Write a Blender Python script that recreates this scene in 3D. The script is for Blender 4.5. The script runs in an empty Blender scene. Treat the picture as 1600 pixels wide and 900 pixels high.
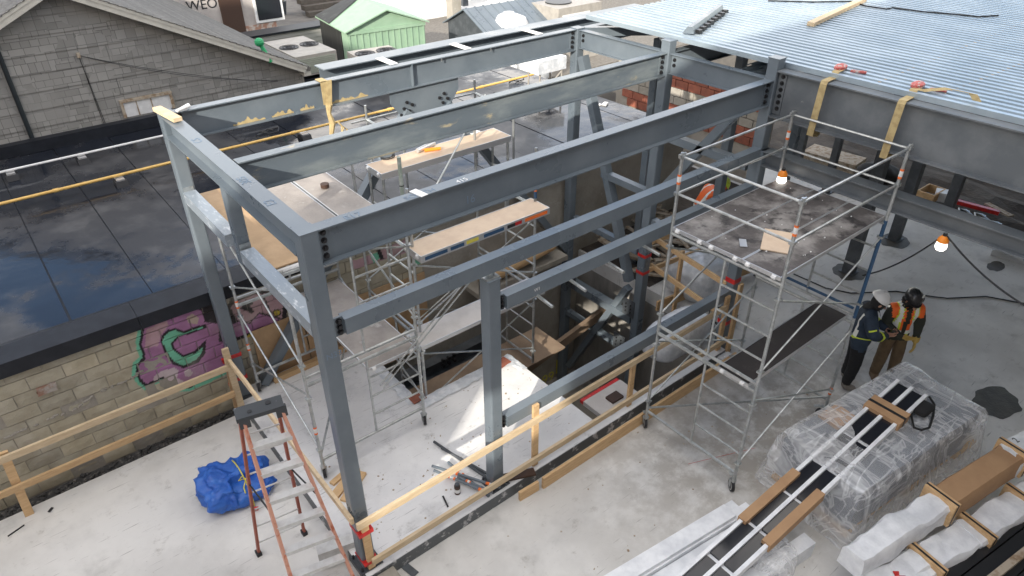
import bpy, bmesh, math, random
from mathutils import Vector, Matrix, noise as mnoise
random.seed(7)
R = math.radians
scene = bpy.context.scene
COL = scene.collection

# ------------------------------------------------------------------ camera
F_PX, PITCH, YAW, ROLL = 1089.24, R(33.079), R(51.089), R(-0.25)
CAM = Vector((-1.870, -5.045, 7.327))
_cp, _sp, _cy, _sy = math.cos(PITCH), math.sin(PITCH), math.cos(YAW), math.sin(YAW)
FWD = Vector((_cp*_cy, _cp*_sy, -_sp))
_r0 = Vector((_sy, -_cy, 0)); _u0 = _r0.cross(FWD)
RGT = math.cos(ROLL)*_r0 + math.sin(ROLL)*_u0
UPV = -math.sin(ROLL)*_r0 + math.cos(ROLL)*_u0
cd = bpy.data.cameras.new('camera'); cam = bpy.data.objects.new('camera', cd); COL.objects.link(cam)
cd.sensor_fit = 'HORIZONTAL'; cd.sensor_width = 36; cd.lens = 36*F_PX/1600
cd.clip_start = .05; cd.clip_end = 600
m = Matrix.Identity(4)
for i in range(3):
    m[i][0] = RGT[i]; m[i][1] = UPV[i]; m[i][2] = -FWD[i]; m[i][3] = CAM[i]
cam.matrix_world = m
scene.camera = cam
def _ray(px, py): return FWD*F_PX + RGT*(px-800) + UPV*(450-py)
def AZ(px, py, z=0.0):
    d = _ray(px, py); return CAM + d*((z-CAM.z)/d.z)
def AY(px, py, y):
    d = _ray(px, py); return CAM + d*((y-CAM.y)/d.y)
def AX(px, py, x):
    d = _ray(px, py); return CAM + d*((x-CAM.x)/d.x)

# ------------------------------------------------------------------ light
SUN_EL = R(23.0); SUN_DIR = Vector((.857*math.cos(SUN_EL), .515*math.cos(SUN_EL), -math.sin(SUN_EL)))
sd = bpy.data.lights.new('sun', 'SUN'); sun = bpy.data.objects.new('sun', sd); COL.objects.link(sun)
sd.energy = 3.0; sd.angle = R(0.6); sd.color = (1, .93, .82)
sun.rotation_euler = SUN_DIR.to_track_quat('-Z', 'Y').to_euler(); sun.location = (-20, -20, 25)
world = bpy.data.worlds.new('World'); scene.world = world; world.use_nodes = True
nt = world.node_tree; nt.nodes.clear()
def N(t, **k):
    n = nt.nodes.new(t)
    for a, b in k.items(): setattr(n, a, b)
    return n
sky = N('ShaderNodeTexSky', sky_type='NISHITA'); sky.sun_disc = False; sky.sun_elevation = SUN_EL
sky.sun_rotation = math.atan2(-SUN_DIR.x, -SUN_DIR.y); sky.air_density = 1.0; sky.dust_density = .6; sky.ozone_density = 2.0
tc = N('ShaderNodeTexCoord'); mp = N('ShaderNodeMapping'); mp.inputs['Scale'].default_value = (1.0, 1.0, 2.4)
mp.inputs['Location'].default_value = (0.4, 5.52, 8.29)
nz = N('ShaderNodeTexNoise'); nz.inputs['Scale'].default_value = 1.35; nz.inputs['Detail'].default_value = 7; nz.inputs['Roughness'].default_value = .55
rmp = N('ShaderNodeValToRGB'); rmp.color_ramp.elements[0].position = .44; rmp.color_ramp.elements[1].position = .56
mix = N('ShaderNodeMix', data_type='RGBA'); bg = N('ShaderNodeBackground'); out = N('ShaderNodeOutputWorld')
mix.inputs['B'].default_value = (11.2, 10.5, 9.7, 1)
L = nt.links.new
L(tc.outputs['Generated'], mp.inputs['Vector']); L(mp.outputs['Vector'], nz.inputs['Vector']); L(nz.outputs['Fac'], rmp.inputs['Fac'])
L(rmp.outputs['Color'], mix.inputs['Factor']); L(sky.outputs['Color'], mix.inputs['A']); L(mix.outputs['Result'], bg.inputs['Color'])
bg.inputs['Strength'].default_value = .15; L(bg.outputs['Background'], out.inputs['Surface'])
vs = scene.view_settings; vs.view_transform = 'Standard'; vs.look = 'None'; vs.gamma = 1; vs.use_curve_mapping = False
vs.exposure = 1.1
scene.cycles.max_bounces = 8; scene.cycles.transparent_max_bounces = 16

# ------------------------------------------------------------------ materials
def mat(name, c, rough=.6, metal=0.0, c2=None, scale=6.0, lo=.35, hi=.7, bump=0.0, bscale=40.0, c3=None, s3=1.3, lo3=.5, hi3=.75,
        stretch=None, spec=.5, rvar=0.0, alpha=1.0, coat=0.0, rnd=0.0):
    m = bpy.data.materials.new(name); m.use_nodes = True; t = m.node_tree; n = t.nodes; b = n['Principled BSDF']; lk = t.links.new
    b.inputs['Roughness'].default_value = rough; b.inputs['Metallic'].default_value = metal
    b.inputs['Specular IOR Level'].default_value = spec; b.inputs['Coat Weight'].default_value = coat
    c = (*c, 1); b.inputs['Base Color'].default_value = c
    if alpha < 1: b.inputs['Alpha'].default_value = alpha
    tcn = n.new('ShaderNodeTexCoord'); vec = tcn.outputs['Object']
    geo = n.new('ShaderNodeNewGeometry'); vec = geo.outputs['Position']
    if stretch:
        mpn = n.new('ShaderNodeMapping'); mpn.inputs['Scale'].default_value = stretch; lk(vec, mpn.inputs['Vector']); vec = mpn.outputs['Vector']
    col = None
    def layer(prev, cc, sc, l, h, det=6):
        z = n.new('ShaderNodeTexNoise'); z.inputs['Scale'].default_value = sc; z.inputs['Detail'].default_value = det; z.inputs['Roughness'].default_value = .62
        lk(vec, z.inputs['Vector'])
        r = n.new('ShaderNodeMapRange'); r.interpolation_type = 'SMOOTHSTEP'
        r.inputs['From Min'].default_value = l; r.inputs['From Max'].default_value = h; lk(z.outputs['Fac'], r.inputs['Value'])
        x = n.new('ShaderNodeMix'); x.data_type = 'RGBA'; x.inputs['B'].default_value = (*cc, 1); lk(r.outputs['Result'], x.inputs['Factor'])
        if prev is None: x.inputs['A'].default_value = c
        else: lk(prev, x.inputs['A'])
        return x.outputs['Result'], z.outputs['Fac'], r.outputs['Result']
    fac = None
    if c2: col, fac, _ = layer(None, c2, scale, lo, hi)
    if c3: col, f3, _ = layer(col, c3, s3, lo3, hi3, 8)
    if rnd:
        oi = n.new('ShaderNodeObjectInfo'); hv = n.new('ShaderNodeHueSaturation'); mr = n.new('ShaderNodeMapRange')
        mr.inputs['To Min'].default_value = 1-rnd; mr.inputs['To Max'].default_value = 1+rnd
        lk(oi.outputs['Random'], mr.inputs['Value']); lk(mr.outputs['Result'], hv.inputs['Value'])
        if col is None: hv.inputs['Color'].default_value = c
        else: lk(col, hv.inputs['Color'])
        col = hv.outputs['Color']
    if col is not None: lk(col, b.inputs['Base Color'])
    if rvar and fac is not None:
        mr2 = n.new('ShaderNodeMapRange'); mr2.inputs['To Min'].default_value = max(.03, rough-rvar); mr2.inputs['To Max'].default_value = min(1, rough+rvar)
        mr2.inputs['From Min'].default_value = .3; mr2.inputs['From Max'].default_value = .7
        lk(fac, mr2.inputs['Value']); lk(mr2.outputs['Result'], b.inputs['Roughness'])
    if bump:
        z = n.new('ShaderNodeTexNoise'); z.inputs['Scale'].default_value = bscale; z.inputs['Detail'].default_value = 5; lk(vec, z.inputs['Vector'])
        bp = n.new('ShaderNodeBump'); bp.inputs['Strength'].default_value = bump; bp.inputs['Distance'].default_value = .02
        lk(z.outputs['Fac'], bp.inputs['Height']); lk(bp.outputs['Normal'], b.inputs['Normal'])
    return m
M = {}
M['steel'] = mat('steel_grey_paint', (.118, .145, .17), .32, 0, (.155, .184, .208), 1.3, .35, .7, .05, 90, c3=(.24, .26, .27), s3=6, lo3=.68, hi3=.84, rvar=.1)
M['steel_worn'] = mat('steel_worn_paint', (.11, .135, .157), .36, 0, (.20, .228, .235), 1.6, .42, .66, .06, 70, c3=(.38, .33, .22), s3=4.5, lo3=.6, hi3=.72, stretch=(.5, 1, 1.6))
M['steel_dark'] = mat('steel_dark_primer', (.055, .062, .07), .5, 0, (.09, .1, .11), 4, .4, .7, .04)
M['steel_main'] = mat('steel_primer_mottled', (.108, .122, .134), .45, 0, (.16, .174, .184), 1.8, .38, .68, .04, 60, c3=(.30, .31, .30), s3=7, lo3=.66, hi3=.78)
M['silver'] = mat('silver_wrapped', (.25, .29, .33), .32, .1, (.55, .58, .61), 22, .55, .72, .2, 30, stretch=(1, .35, 1))  # pale streaks are highlights painted into the rail colour
M['galv'] = mat('galvanised_tube', (.50, .52, .52), .38, .75, (.36, .38, .38), 9, .4, .65, .03, c3=(.62, .64, .62), s3=24, lo3=.55, hi3=.7)
M['galv_green'] = mat('weathered_tube', (.36, .42, .36), .5, .4, (.55, .58, .55), 8, .4, .65)
M['blue_paint'] = mat('blue_frame_paint', (.022, .075, .16), .45, 0, (.06, .12, .2), 12, .5, .7)
M['bolt'] = mat('dark_bolt', (.035, .035, .038), .45, .6)
M['white_paint'] = mat('white_paint', (.78, .78, .77), .5, 0, (.66, .66, .65), 8)
M['orange_label'] = mat('orange_sticker', (.85, .18, .03), .5)
M['red_tape'] = mat('red_tape', (.62, .03, .025), .4, 0, (.4, .015, .015), 20)
M['black_rubber'] = mat('black_rubber', (.018, .018, .02), .6)
M['grey_tyre'] = mat('grey_wheel_rim', (.5, .5, .48), .6)
M['black_plastic'] = mat('black_plastic', (.02, .021, .023), .4)
M['floor'] = mat('concrete_floor', (.56, .555, .54), .75, 0, (.44, .43, .415), .9, .38, .68, .12, 55, c3=(.30, .285, .265), s3=3.4, lo3=.62, hi3=.78, spec=.3)
M['slab'] = mat('concrete_slab', (.62, .62, .62), .75, 0, (.50, .50, .50), 1.3, .4, .7, .12, 60, c3=(.30, .29, .28), s3=5.5, lo3=.66, hi3=.76, spec=.3)
M['slab_edge'] = mat('slab_edge_form', (.10, .11, .115), .55, 0, (.5, .5, .5), 7, .56, .66, .1)
M['rough_conc'] = mat('rough_concrete', (.36, .335, .29), .9, 0, (.26, .24, .20), 1.6, .35, .7, .5, 22, c3=(.42, .40, .36), s3=5, lo3=.6, hi3=.75)
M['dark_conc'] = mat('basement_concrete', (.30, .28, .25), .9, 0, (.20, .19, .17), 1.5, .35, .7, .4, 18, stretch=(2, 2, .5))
M['gravel_strip'] = mat('debris_strip', (.045, .045, .045), .9, 0, (.16, .15, .14), 14, .5, .68, .8, 40, c3=(.5, .5, .48), s3=26, lo3=.7, hi3=.76)
M['timber'] = mat('pine_timber', (.60, .41, .22), .7, 0, (.50, .32, .16), 5, .35, .7, .15, 30, stretch=(1, 3, 6), rnd=.12)
M['timber_pale'] = mat('pale_timber', (.66, .52, .34), .7, 0, (.55, .41, .25), 5, .35, .7, .15, 30, stretch=(1, 3, 6), rnd=.1)
M['ply'] = mat('plywood_tan', (.48, .32, .18), .7, 0, (.38, .25, .135), 3, .35, .7, .08, 30, c3=(.2, .13, .08), s3=2.6, lo3=.68, hi3=.74, rnd=.08)
M['ply_pale'] = mat('plywood_pale', (.62, .49, .36), .7, 0, (.54, .41, .30), 4, .35, .7, .08)
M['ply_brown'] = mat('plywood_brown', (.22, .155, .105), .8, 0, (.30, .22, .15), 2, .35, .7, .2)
M['deck_grey'] = mat('weathered_deck_board', (.36, .325, .295), .75, 0, (.26, .235, .215), 3, .38, .68, .15, 40, c3=(.50, .47, .44), s3=6, lo3=.58, hi3=.75)
M['deck_white'] = mat('pale_deck_board', (.58, .55, .52), .7, 0, (.5, .47, .44), 3, .38, .68, .1)
M['deck_dirty'] = mat('dirty_phenolic_board', (.075, .066, .063), .6, 0, (.27, .255, .24), 1.9, .42, .66, .25, 30, c3=(.028, .025, .025), s3=5, lo3=.52, hi3=.66)
M['deck_black'] = mat('black_phenolic_board', (.03, .025, .026), .5, 0, (.08, .075, .07), 5, .55, .75, .1)
M['alu'] = mat('aluminium_edge', (.62, .63, .64), .35, .7)
M['membrane'] = None
M['black_metal'] = mat('black_flashing', (.014, .016, .021), .5, 0, (.022, .025, .032), 5, spec=.25)
M['yellow_pipe'] = mat('yellow_pipe', (.68, .45, .14), .5, 0, (.6, .37, .1), 7)
M['strap'] = mat('webbing_strap', (.46, .36, .18), .8, 0, (.36, .27, .13), 12, .4, .65, .2, 120)
M['ratchet'] = mat('red_ratchet', (.5, .11, .095), .55, 0, (.5, .45, .42), 22, .48, .6)
M['chalk'] = mat('faint_chalk', (.15, .205, .27), .6)
M['rake'] = mat('cream_trim', (.58, .56, .49), .6, 0, (.5, .48, .42), 4)
M['shingle'] = mat('asphalt_shingle', (.11, .108, .102), .9, 0, (.17, .165, .155), 9, .35, .7, .7, 40, rnd=.16)
M['wood_old'] = mat('old_window_wood', (.42, .36, .28), .8, 0, (.25, .17, .1), 8, .45, .65)
M['terracotta'] = mat('terracotta_block', (.30, .10, .06), .8, 0, (.22, .075, .05), 7, rnd=.14, bump=.2)
M['soil'] = mat('dark_soil', (.045, .038, .032), .95, 0, (.075, .062, .05), 3, .35, .7, 1.0, 14, c3=(.12, .10, .08), s3=8, lo3=.62, hi3=.75)
M['gravel'] = mat('yard_gravel', (.15, .135, .115), .95, 0, (.21, .195, .17), 9, .35, .7, .8, 20)
M['asphalt'] = mat('yard_paving', (.19, .175, .155), .9, 0, (.14, .13, .12), 2, .35, .7, .2)
M['shed_green'] = mat('mint_shed_paint', (.25, .38, .265), .5, 0, (.29, .42, .30), 3)
M['fit_green'] = mat('green_fitting', (.02, .30, .11), .5)
M['black_paint'] = mat('black_sheet', (.02, .021, .02), .6, 0, (.05, .055, .05), 4, .5, .7, stretch=(1, 1, .2))
M['ac_beige'] = mat('ac_casing', (.38, .355, .315), .55, 0, (.30, .28, .25), 5)
M['ac_green'] = mat('ac_green_casing', (.33, .37, .30), .55)
M['tarp'] = mat('blue_tarp', (.018, .095, .42), .42, 0, (.035, .15, .52), 5, .35, .7, .35, 22)
M['rope'] = mat('yellow_rope', (.62, .55, .08), .7)
M['ladder_fg'] = mat('orange_fibreglass', (.60, .30, .21), .55, 0, (.45, .12, .06), 9, .52, .68)
M['ladder_red'] = mat('red_fibreglass', (.36, .10, .06), .55, 0, (.26, .07, .045), 9)
M['ladder_alu'] = mat('scuffed_aluminium', (.66, .66, .64), .5, .35, (.55, .54, .52), 9, .4, .7)
M['cap_plastic'] = mat('ladder_cap_plastic', (.045, .05, .055), .55, 0, (.3, .3, .3), 13, .62, .7)
M['cardboard'] = mat('cardboard', (.42, .26, .14), .8, 0, (.36, .215, .115), 3, .35, .7, .06)
M['foam'] = mat('foam_wrap', (.82, .84, .86), .55, 0, (.64, .66, .69), 4, .35, .7, .25, 14)
M['pane'] = mat('dark_glazing', (.018, .02, .026), .12, 0, spec=.6)
M['box_grey'] = mat('grey_carton', (.19, .21, .24), .6, 0, (.10, .115, .14), 2)
M['drainpipe'] = mat('dark_drainpipe', (.016, .022, .026), .5)
M['cable'] = mat('black_cable', (.012, .012, .013), .5)
M['lamp_orange'] = mat('orange_lamp_cap', (.85, .26, .02), .45)
M['jacket'] = mat('navy_jacket', (.018, .032, .055), .8, 0, (.028, .046, .075), 10, bump=.3, bscale=30)
M['pants_black'] = mat('black_trousers', (.010, .010, .012), .85, bump=.3, bscale=25)
M['pants_khaki'] = mat('khaki_trousers', (.16, .11, .06), .85, 0, (.12, .08, .045), 9, bump=.3, bscale=25)
M['hoodie'] = mat('olive_hoodie', (.03, .034, .026), .85, bump=.3, bscale=25)
M['black_cloth'] = mat('black_cloth', (.012, .012, .013), .85)
M['hivis'] = mat('hivis_orange', (.88, .15, .02), .6)
M['hivis_y'] = mat('hivis_lime', (.62, .75, .06), .6)
M['reflect'] = mat('reflective_tape', (.78, .80, .74), .35)
M['skin'] = mat('skin', (.50, .28, .19), .55)
M['glove'] = mat('leather_glove', (.55, .38, .10), .7)
M['boot'] = mat('work_boot', (.20, .135, .08), .75, 0, (.14, .095, .06), 12)
M['boot_grey'] = mat('dusty_shoe', (.20, .18, .155), .8)
M['helmet'] = mat('white_helmet', (.82, .82, .80), .3, coat=.3)
M['helmet_black'] = mat('black_helmet', (.02, .02, .022), .35, coat=.2)
M['bolt_light'] = mat('light_metal', (.6, .6, .6), .35, .6)
M['blockface'] = None
M['stain'] = mat('damp_stain', (.055, .05, .042), .6, 0, (.085, .078, .065), 6, .35, .7, .3, 30)
M['brick'] = mat('old_brick', (.30, .17, .12), .85, 0, (.42, .38, .34), 5, .45, .6, rnd=.2)
M['stucco'] = mat('pale_stucco', (.42, .385, .36), .9, 0, (.34, .31, .29), 2)
M['dkwood'] = mat('dark_stained_wood', (.10, .085, .07), .7, 0, (.14, .12, .1), 4, rnd=.15)
M['siding_grey'] = mat('grey_lap_siding', (.34, .33, .31), .7, rnd=.08)
M['door_brown'] = mat('brown_door', (.055, .028, .018), .6)
M['poly_wrap'] = mat('white_poly_sheet', (.55, .58, .61), .3, 0, (.74, .76, .78), 5, .4, .62, .6, 9)
M['wire'] = mat('wire_black', (.02, .02, .02), .6)
# special materials ---------------------------------------------------------
def node_mat(name):
    m = bpy.data.materials.new(name); m.use_nodes = True
    return m, m.node_tree.nodes, m.node_tree.links.new, m.node_tree.nodes['Principled BSDF']
def noise_fac(n, lk, sc, l, h, det=6, vec=None, rough=.6):
    z = n.new('ShaderNodeTexNoise'); z.inputs['Scale'].default_value = sc; z.inputs['Detail'].default_value = det; z.inputs['Roughness'].default_value = rough
    if vec is None:
        g = n.new('ShaderNodeNewGeometry'); vec = g.outputs['Position']
    lk(vec, z.inputs['Vector'])
    r = n.new('ShaderNodeMapRange'); r.interpolation_type = 'SMOOTHSTEP'; r.inputs['From Min'].default_value = l; r.inputs['From Max'].default_value = h
    lk(z.outputs['Fac'], r.inputs['Value']); return r.outputs['Result']
def mixc(n, lk, f, a, b):
    x = n.new('ShaderNodeMix'); x.data_type = 'RGBA'; lk(f, x.inputs['Factor'])
    for s, v in (('A', a), ('B', b)):
        if isinstance(v, tuple): x.inputs[s].default_value = (*v, 1)
        else: lk(v, x.inputs[s])
    return x.outputs['Result']
# wet bituminous membrane
m, n, lk, b = node_mat('wet_roof_membrane')
wet = noise_fac(n, lk, .42, .43, .57, 9, rough=.66); dust = noise_fac(n, lk, 2.2, .42, .75, 9)
c = mixc(n, lk, dust, (.032, .033, .037), (.07, .07, .072)); c = mixc(n, lk, wet, c, (.014, .017, .024)); lk(c, b.inputs['Base Color'])
mr = n.new('ShaderNodeMapRange'); mr.inputs['To Min'].default_value = .5; mr.inputs['To Max'].default_value = .085; lk(wet, mr.inputs['Value']); lk(mr.outputs['Result'], b.inputs['Roughness'])
b.inputs['Specular IOR Level'].default_value = .42
z = n.new('ShaderNodeTexNoise'); z.inputs['Scale'].default_value = 2.2; z.inputs['Detail'].default_value = 7; g = n.new('ShaderNodeNewGeometry'); lk(g.outputs['Position'], z.inputs['Vector'])
bp = n.new('ShaderNodeBump'); bp.inputs['Strength'].default_value = .12; bp.inputs['Distance'].default_value = .05; lk(z.outputs['Fac'], bp.inputs['Height']); lk(bp.outputs['Normal'], b.inputs['Normal'])
M['membrane'] = m
# corrugated galvanised roof deck
m, n, lk, b = node_mat('galvanised_roof_deck')
d = noise_fac(n, lk, 1.4, .4, .7); c = mixc(n, lk, d, (.33, .40, .455), (.42, .49, .54)); r2 = noise_fac(n, lk, 5.0, .72, .8)
c = mixc(n, lk, r2, c, (.30, .22, .17)); lk(c, b.inputs['Base Color']); b.inputs['Metallic'].default_value = .45; b.inputs['Roughness'].default_value = .42
M['deckmetal'] = m
# painted block face: attribute colour times masonry noise
m, n, lk, b = node_mat('painted_block')
at = n.new('ShaderNodeAttribute'); at.attribute_name = 'paint'
f = noise_fac(n, lk, 4, .35, .72); sc_ = mixc(n, lk, f, (1, 1, 1), (.78, .76, .72))
sm = noise_fac(n, lk, 1.1, .5, .7, 7)
mu = n.new('ShaderNodeMix'); mu.data_type = 'RGBA'; mu.blend_type = 'MULTIPLY'; mu.inputs['Factor'].default_value = 1
smx = n.new('ShaderNodeMix'); smx.data_type = 'RGBA'; smf = n.new('ShaderNodeMath'); smf.operation = 'MULTIPLY'; smf.inputs[1].default_value = .45; lk(sm, smf.inputs[0]); lk(smf.outputs[0], smx.inputs['Factor']); smx.inputs['B'].default_value = (.52, .49, .43, 1); lk(at.outputs['Color'], smx.inputs['A'])
lk(smx.outputs['Result'], mu.inputs['A']); lk(sc_, mu.inputs['B']); lk(mu.outputs['Result'], b.inputs['Base Color']); b.inputs['Roughness'].default_value = .85
z = n.new('ShaderNodeTexNoise'); z.inputs['Scale'].default_value = 45; bp = n.new('ShaderNodeBump'); bp.inputs['Strength'].default_value = .35; bp.inputs['Distance'].default_value = .01
lk(z.outputs['Fac'], bp.inputs['Height']); lk(bp.outputs['Normal'], b.inputs['Normal'])
M['blockface'] = m
# printed faux-stone asphalt siding (the stone pattern is print on the panel)
m, n, lk, b = node_mat('printed_stone_siding')
g = n.new('ShaderNodeNewGeometry'); sep = n.new('ShaderNodeSeparateXYZ'); lk(g.outputs['Position'], sep.inputs['Vector'])
cb = n.new('ShaderNodeCombineXYZ'); lk(sep.outputs['X'], cb.inputs['X']); lk(sep.outputs['Z'], cb.inputs['Y'])
def brick(s, w, h, off, frq, mort):
    k = n.new('ShaderNodeTexBrick'); k.inputs['Scale'].default_value = s; k.inputs['Brick Width'].default_value = w; k.inputs['Row Height'].default_value = h
    k.offset = off; k.offset_frequency = frq; k.squash = .62; k.squash_frequency = 3
    k.inputs['Mortar Size'].default_value = mort; k.inputs['Mortar Smooth'].default_value = .25; k.inputs['Bias'].default_value = 0
    k.inputs['Color1'].default_value = (.22, .215, .20, 1); k.inputs['Color2'].default_value = (.33, .32, .298, 1); k.inputs['Mortar'].default_value = (.13, .127, .118, 1)
    lk(cb.outputs['Vector'], k.inputs['Vector']); return k
k1 = brick(1, .26, .13, .37, 2, .006); k2 = brick(1, .19, .19, .61, 3, .006)
mx = n.new('ShaderNodeMix'); mx.data_type = 'RGBA'; fz = noise_fac(n, lk, 2.3, .49, .51, 0); lk(fz, mx.inputs['Factor'])
lk(k1.outputs['Color'], mx.inputs['A']); lk(k2.outputs['Color'], mx.inputs['B'])
ww = noise_fac(n, lk, 1.2, .4, .75); c = mixc(n, lk, ww, mx.outputs['Result'], (.27, .263, .245)); lk(c, b.inputs['Base Color']); b.inputs['Roughness'].default_value = .9
M['faux'] = m
# worked concrete floor: trowel clouds, dirt, scuffs and fine scratches
def floor_mat(name, base, mid, dirt, k):
    m, n, lk, b = node_mat(name)
    c = mixc(n, lk, noise_fac(n, lk, .55, .38, .64, 5), base, mid)
    c = mixc(n, lk, noise_fac(n, lk, 1.7, .5, .78, 8), c, tuple(v*.82 for v in mid))
    c = mixc(n, lk, noise_fac(n, lk, 3.6, .55, .80, 10, rough=.72), c, dirt)
    c = mixc(n, lk, noise_fac(n, lk, 34, .66, .78, 3), c, tuple(v*1.25 for v in dirt))
    g = n.new('ShaderNodeNewGeometry')
    for rot, sc in ((.5, (1.2, 30, 1)), (-.9, (1.0, 24, 1)), (1.4, (1.5, 36, 1))):
        mp = n.new('ShaderNodeMapping'); mp.inputs['Rotation'].default_value = (0, 0, rot); mp.inputs['Scale'].default_value = sc; lk(g.outputs['Position'], mp.inputs['Vector'])
        c = mixc(n, lk, noise_fac(n, lk, 1.6, .69, .74, 2, vec=mp.outputs['Vector']), c, tuple(v*.62 for v in mid))
    if k:   # trodden dirt where the tower has been rolled about
        mpd = n.new('ShaderNodeMapping'); mpd.vector_type = 'TEXTURE'; mpd.inputs['Location'].default_value = (5.6, -1.6, 0); mpd.inputs['Scale'].default_value = (3.6, 2.4, 4); lk(g.outputs['Position'], mpd.inputs['Vector'])
        gr = n.new('ShaderNodeTexGradient'); gr.gradient_type = 'SPHERICAL'; lk(mpd.outputs['Vector'], gr.inputs['Vector'])
        mm = n.new('ShaderNodeMath'); mm.operation = 'MULTIPLY'; lk(gr.outputs['Fac'], mm.inputs[0]); lk(noise_fac(n, lk, 2.4, .34, .62, 9, rough=.7), mm.inputs[1])
        m2 = n.new('ShaderNodeMath'); m2.operation = 'MULTIPLY'; m2.use_clamp = True; m2.inputs[1].default_value = 1.5; lk(mm.outputs[0], m2.inputs[0]); c = mixc(n, lk, m2.outputs[0], c, (.36, .335, .30))
    lk(c, b.inputs['Base Color']); b.inputs['Roughness'].default_value = .7; b.inputs['Specular IOR Level'].default_value = .35
    z = n.new('ShaderNodeTexNoise'); z.inputs['Scale'].default_value = 38; z.inputs['Detail'].default_value = 8; lk(g.outputs['Position'], z.inputs['Vector'])
    bp = n.new('ShaderNodeBump'); bp.inputs['Strength'].default_value = .25; bp.inputs['Distance'].default_value = .006; lk(z.outputs['Fac'], bp.inputs['Height']); lk(bp.outputs['Normal'], b.inputs['Normal'])
    return m
M['floor'] = floor_mat('worked_concrete_floor', (.70, .69, .66), (.56, .55, .525), (.30, .28, .25), 1)
M['slab'] = floor_mat('worked_concrete_slab', (.78, .78, .775), (.64, .64, .64), (.26, .255, .25), 0)
# clear stretch film; highlights at its folds are drawn in as whiter ridges
m, n, lk, b = node_mat('stretch_film')
b.inputs['Base Color'].default_value = (.93, .95, .97, 1); b.inputs['Roughness'].default_value = .12
w = n.new('ShaderNodeTexNoise'); w.inputs['Scale'].default_value = 1.5; w.inputs['Detail'].default_value = 3; w.inputs['Roughness'].default_value = .55; w.inputs['Distortion'].default_value = 1.2
g = n.new('ShaderNodeNewGeometry'); mpn = n.new('ShaderNodeMapping'); mpn.inputs['Scale'].default_value = (.6, 2.2, 1.4); mpn.inputs['Rotation'].default_value = (.3, .2, .5)
lk(g.outputs['Position'], mpn.inputs['Vector']); lk(mpn.outputs['Vector'], w.inputs['Vector'])
def ridge(src, c0, wd):
    s1 = n.new('ShaderNodeMath'); s1.operation = 'SUBTRACT'; s1.inputs[1].default_value = c0; lk(src, s1.inputs[0])
    s2 = n.new('ShaderNodeMath'); s2.operation = 'ABSOLUTE'; lk(s1.outputs[0], s2.inputs[0])
    s3 = n.new('ShaderNodeMapRange'); s3.inputs['From Min'].default_value = 0; s3.inputs['From Max'].default_value = wd; s3.inputs['To Min'].default_value = 1; s3.inputs['To Max'].default_value = 0
    lk(s2.outputs[0], s3.inputs['Value']); return s3.outputs['Result']
w2 = n.new('ShaderNodeTexNoise'); w2.inputs['Scale'].default_value = 1.7; w2.inputs['Detail'].default_value = 3; w2.inputs['Distortion'].default_value = 1.2
mp2 = n.new('ShaderNodeMapping'); mp2.inputs['Scale'].default_value = (2.8, .7, 1.2); mp2.inputs['Rotation'].default_value = (.5, .1, -.6); lk(g.outputs['Position'], mp2.inputs['Vector']); lk(mp2.outputs['Vector'], w2.inputs['Vector'])
ra_, rb2 = ridge(w.outputs['Fac'], .5, .045), ridge(w2.outputs['Fac'], .52, .045)
mxm = n.new('ShaderNodeMath'); mxm.operation = 'MAXIMUM'; lk(ra_, mxm.inputs[0]); lk(rb2, mxm.inputs[1])
cl = n.new('ShaderNodeMapRange'); cl.inputs['From Min'].default_value = .52; cl.inputs['From Max'].default_value = .75; cl.inputs['To Min'].default_value = .20; cl.inputs['To Max'].default_value = .66; lk(w2.outputs['Fac'], cl.inputs['Value'])
mad = n.new('ShaderNodeMath'); mad.operation = 'MULTIPLY_ADD'; mad.inputs[1].default_value = .27; lk(mxm.outputs[0], mad.inputs[0]); lk(cl.outputs['Result'], mad.inputs[2]); lk(mad.outputs[0], b.inputs['Alpha'])
bp = n.new('ShaderNodeBump'); bp.inputs['Strength'].default_value = .6; bp.inputs['Distance'].default_value = .06; lk(w.outputs['Fac'], bp.inputs['Height']); lk(bp.outputs['Normal'], b.inputs['Normal'])
M['film'] = m
# lit bulb
m, n, lk, b = node_mat('lit_bulb'); b.inputs['Base Color'].default_value = (.9, .9, .88, 1); b.inputs['Emission Color'].default_value = (1, .95, .86, 1); b.inputs['Emission Strength'].default_value = 2.5
M['bulb'] = m

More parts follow.
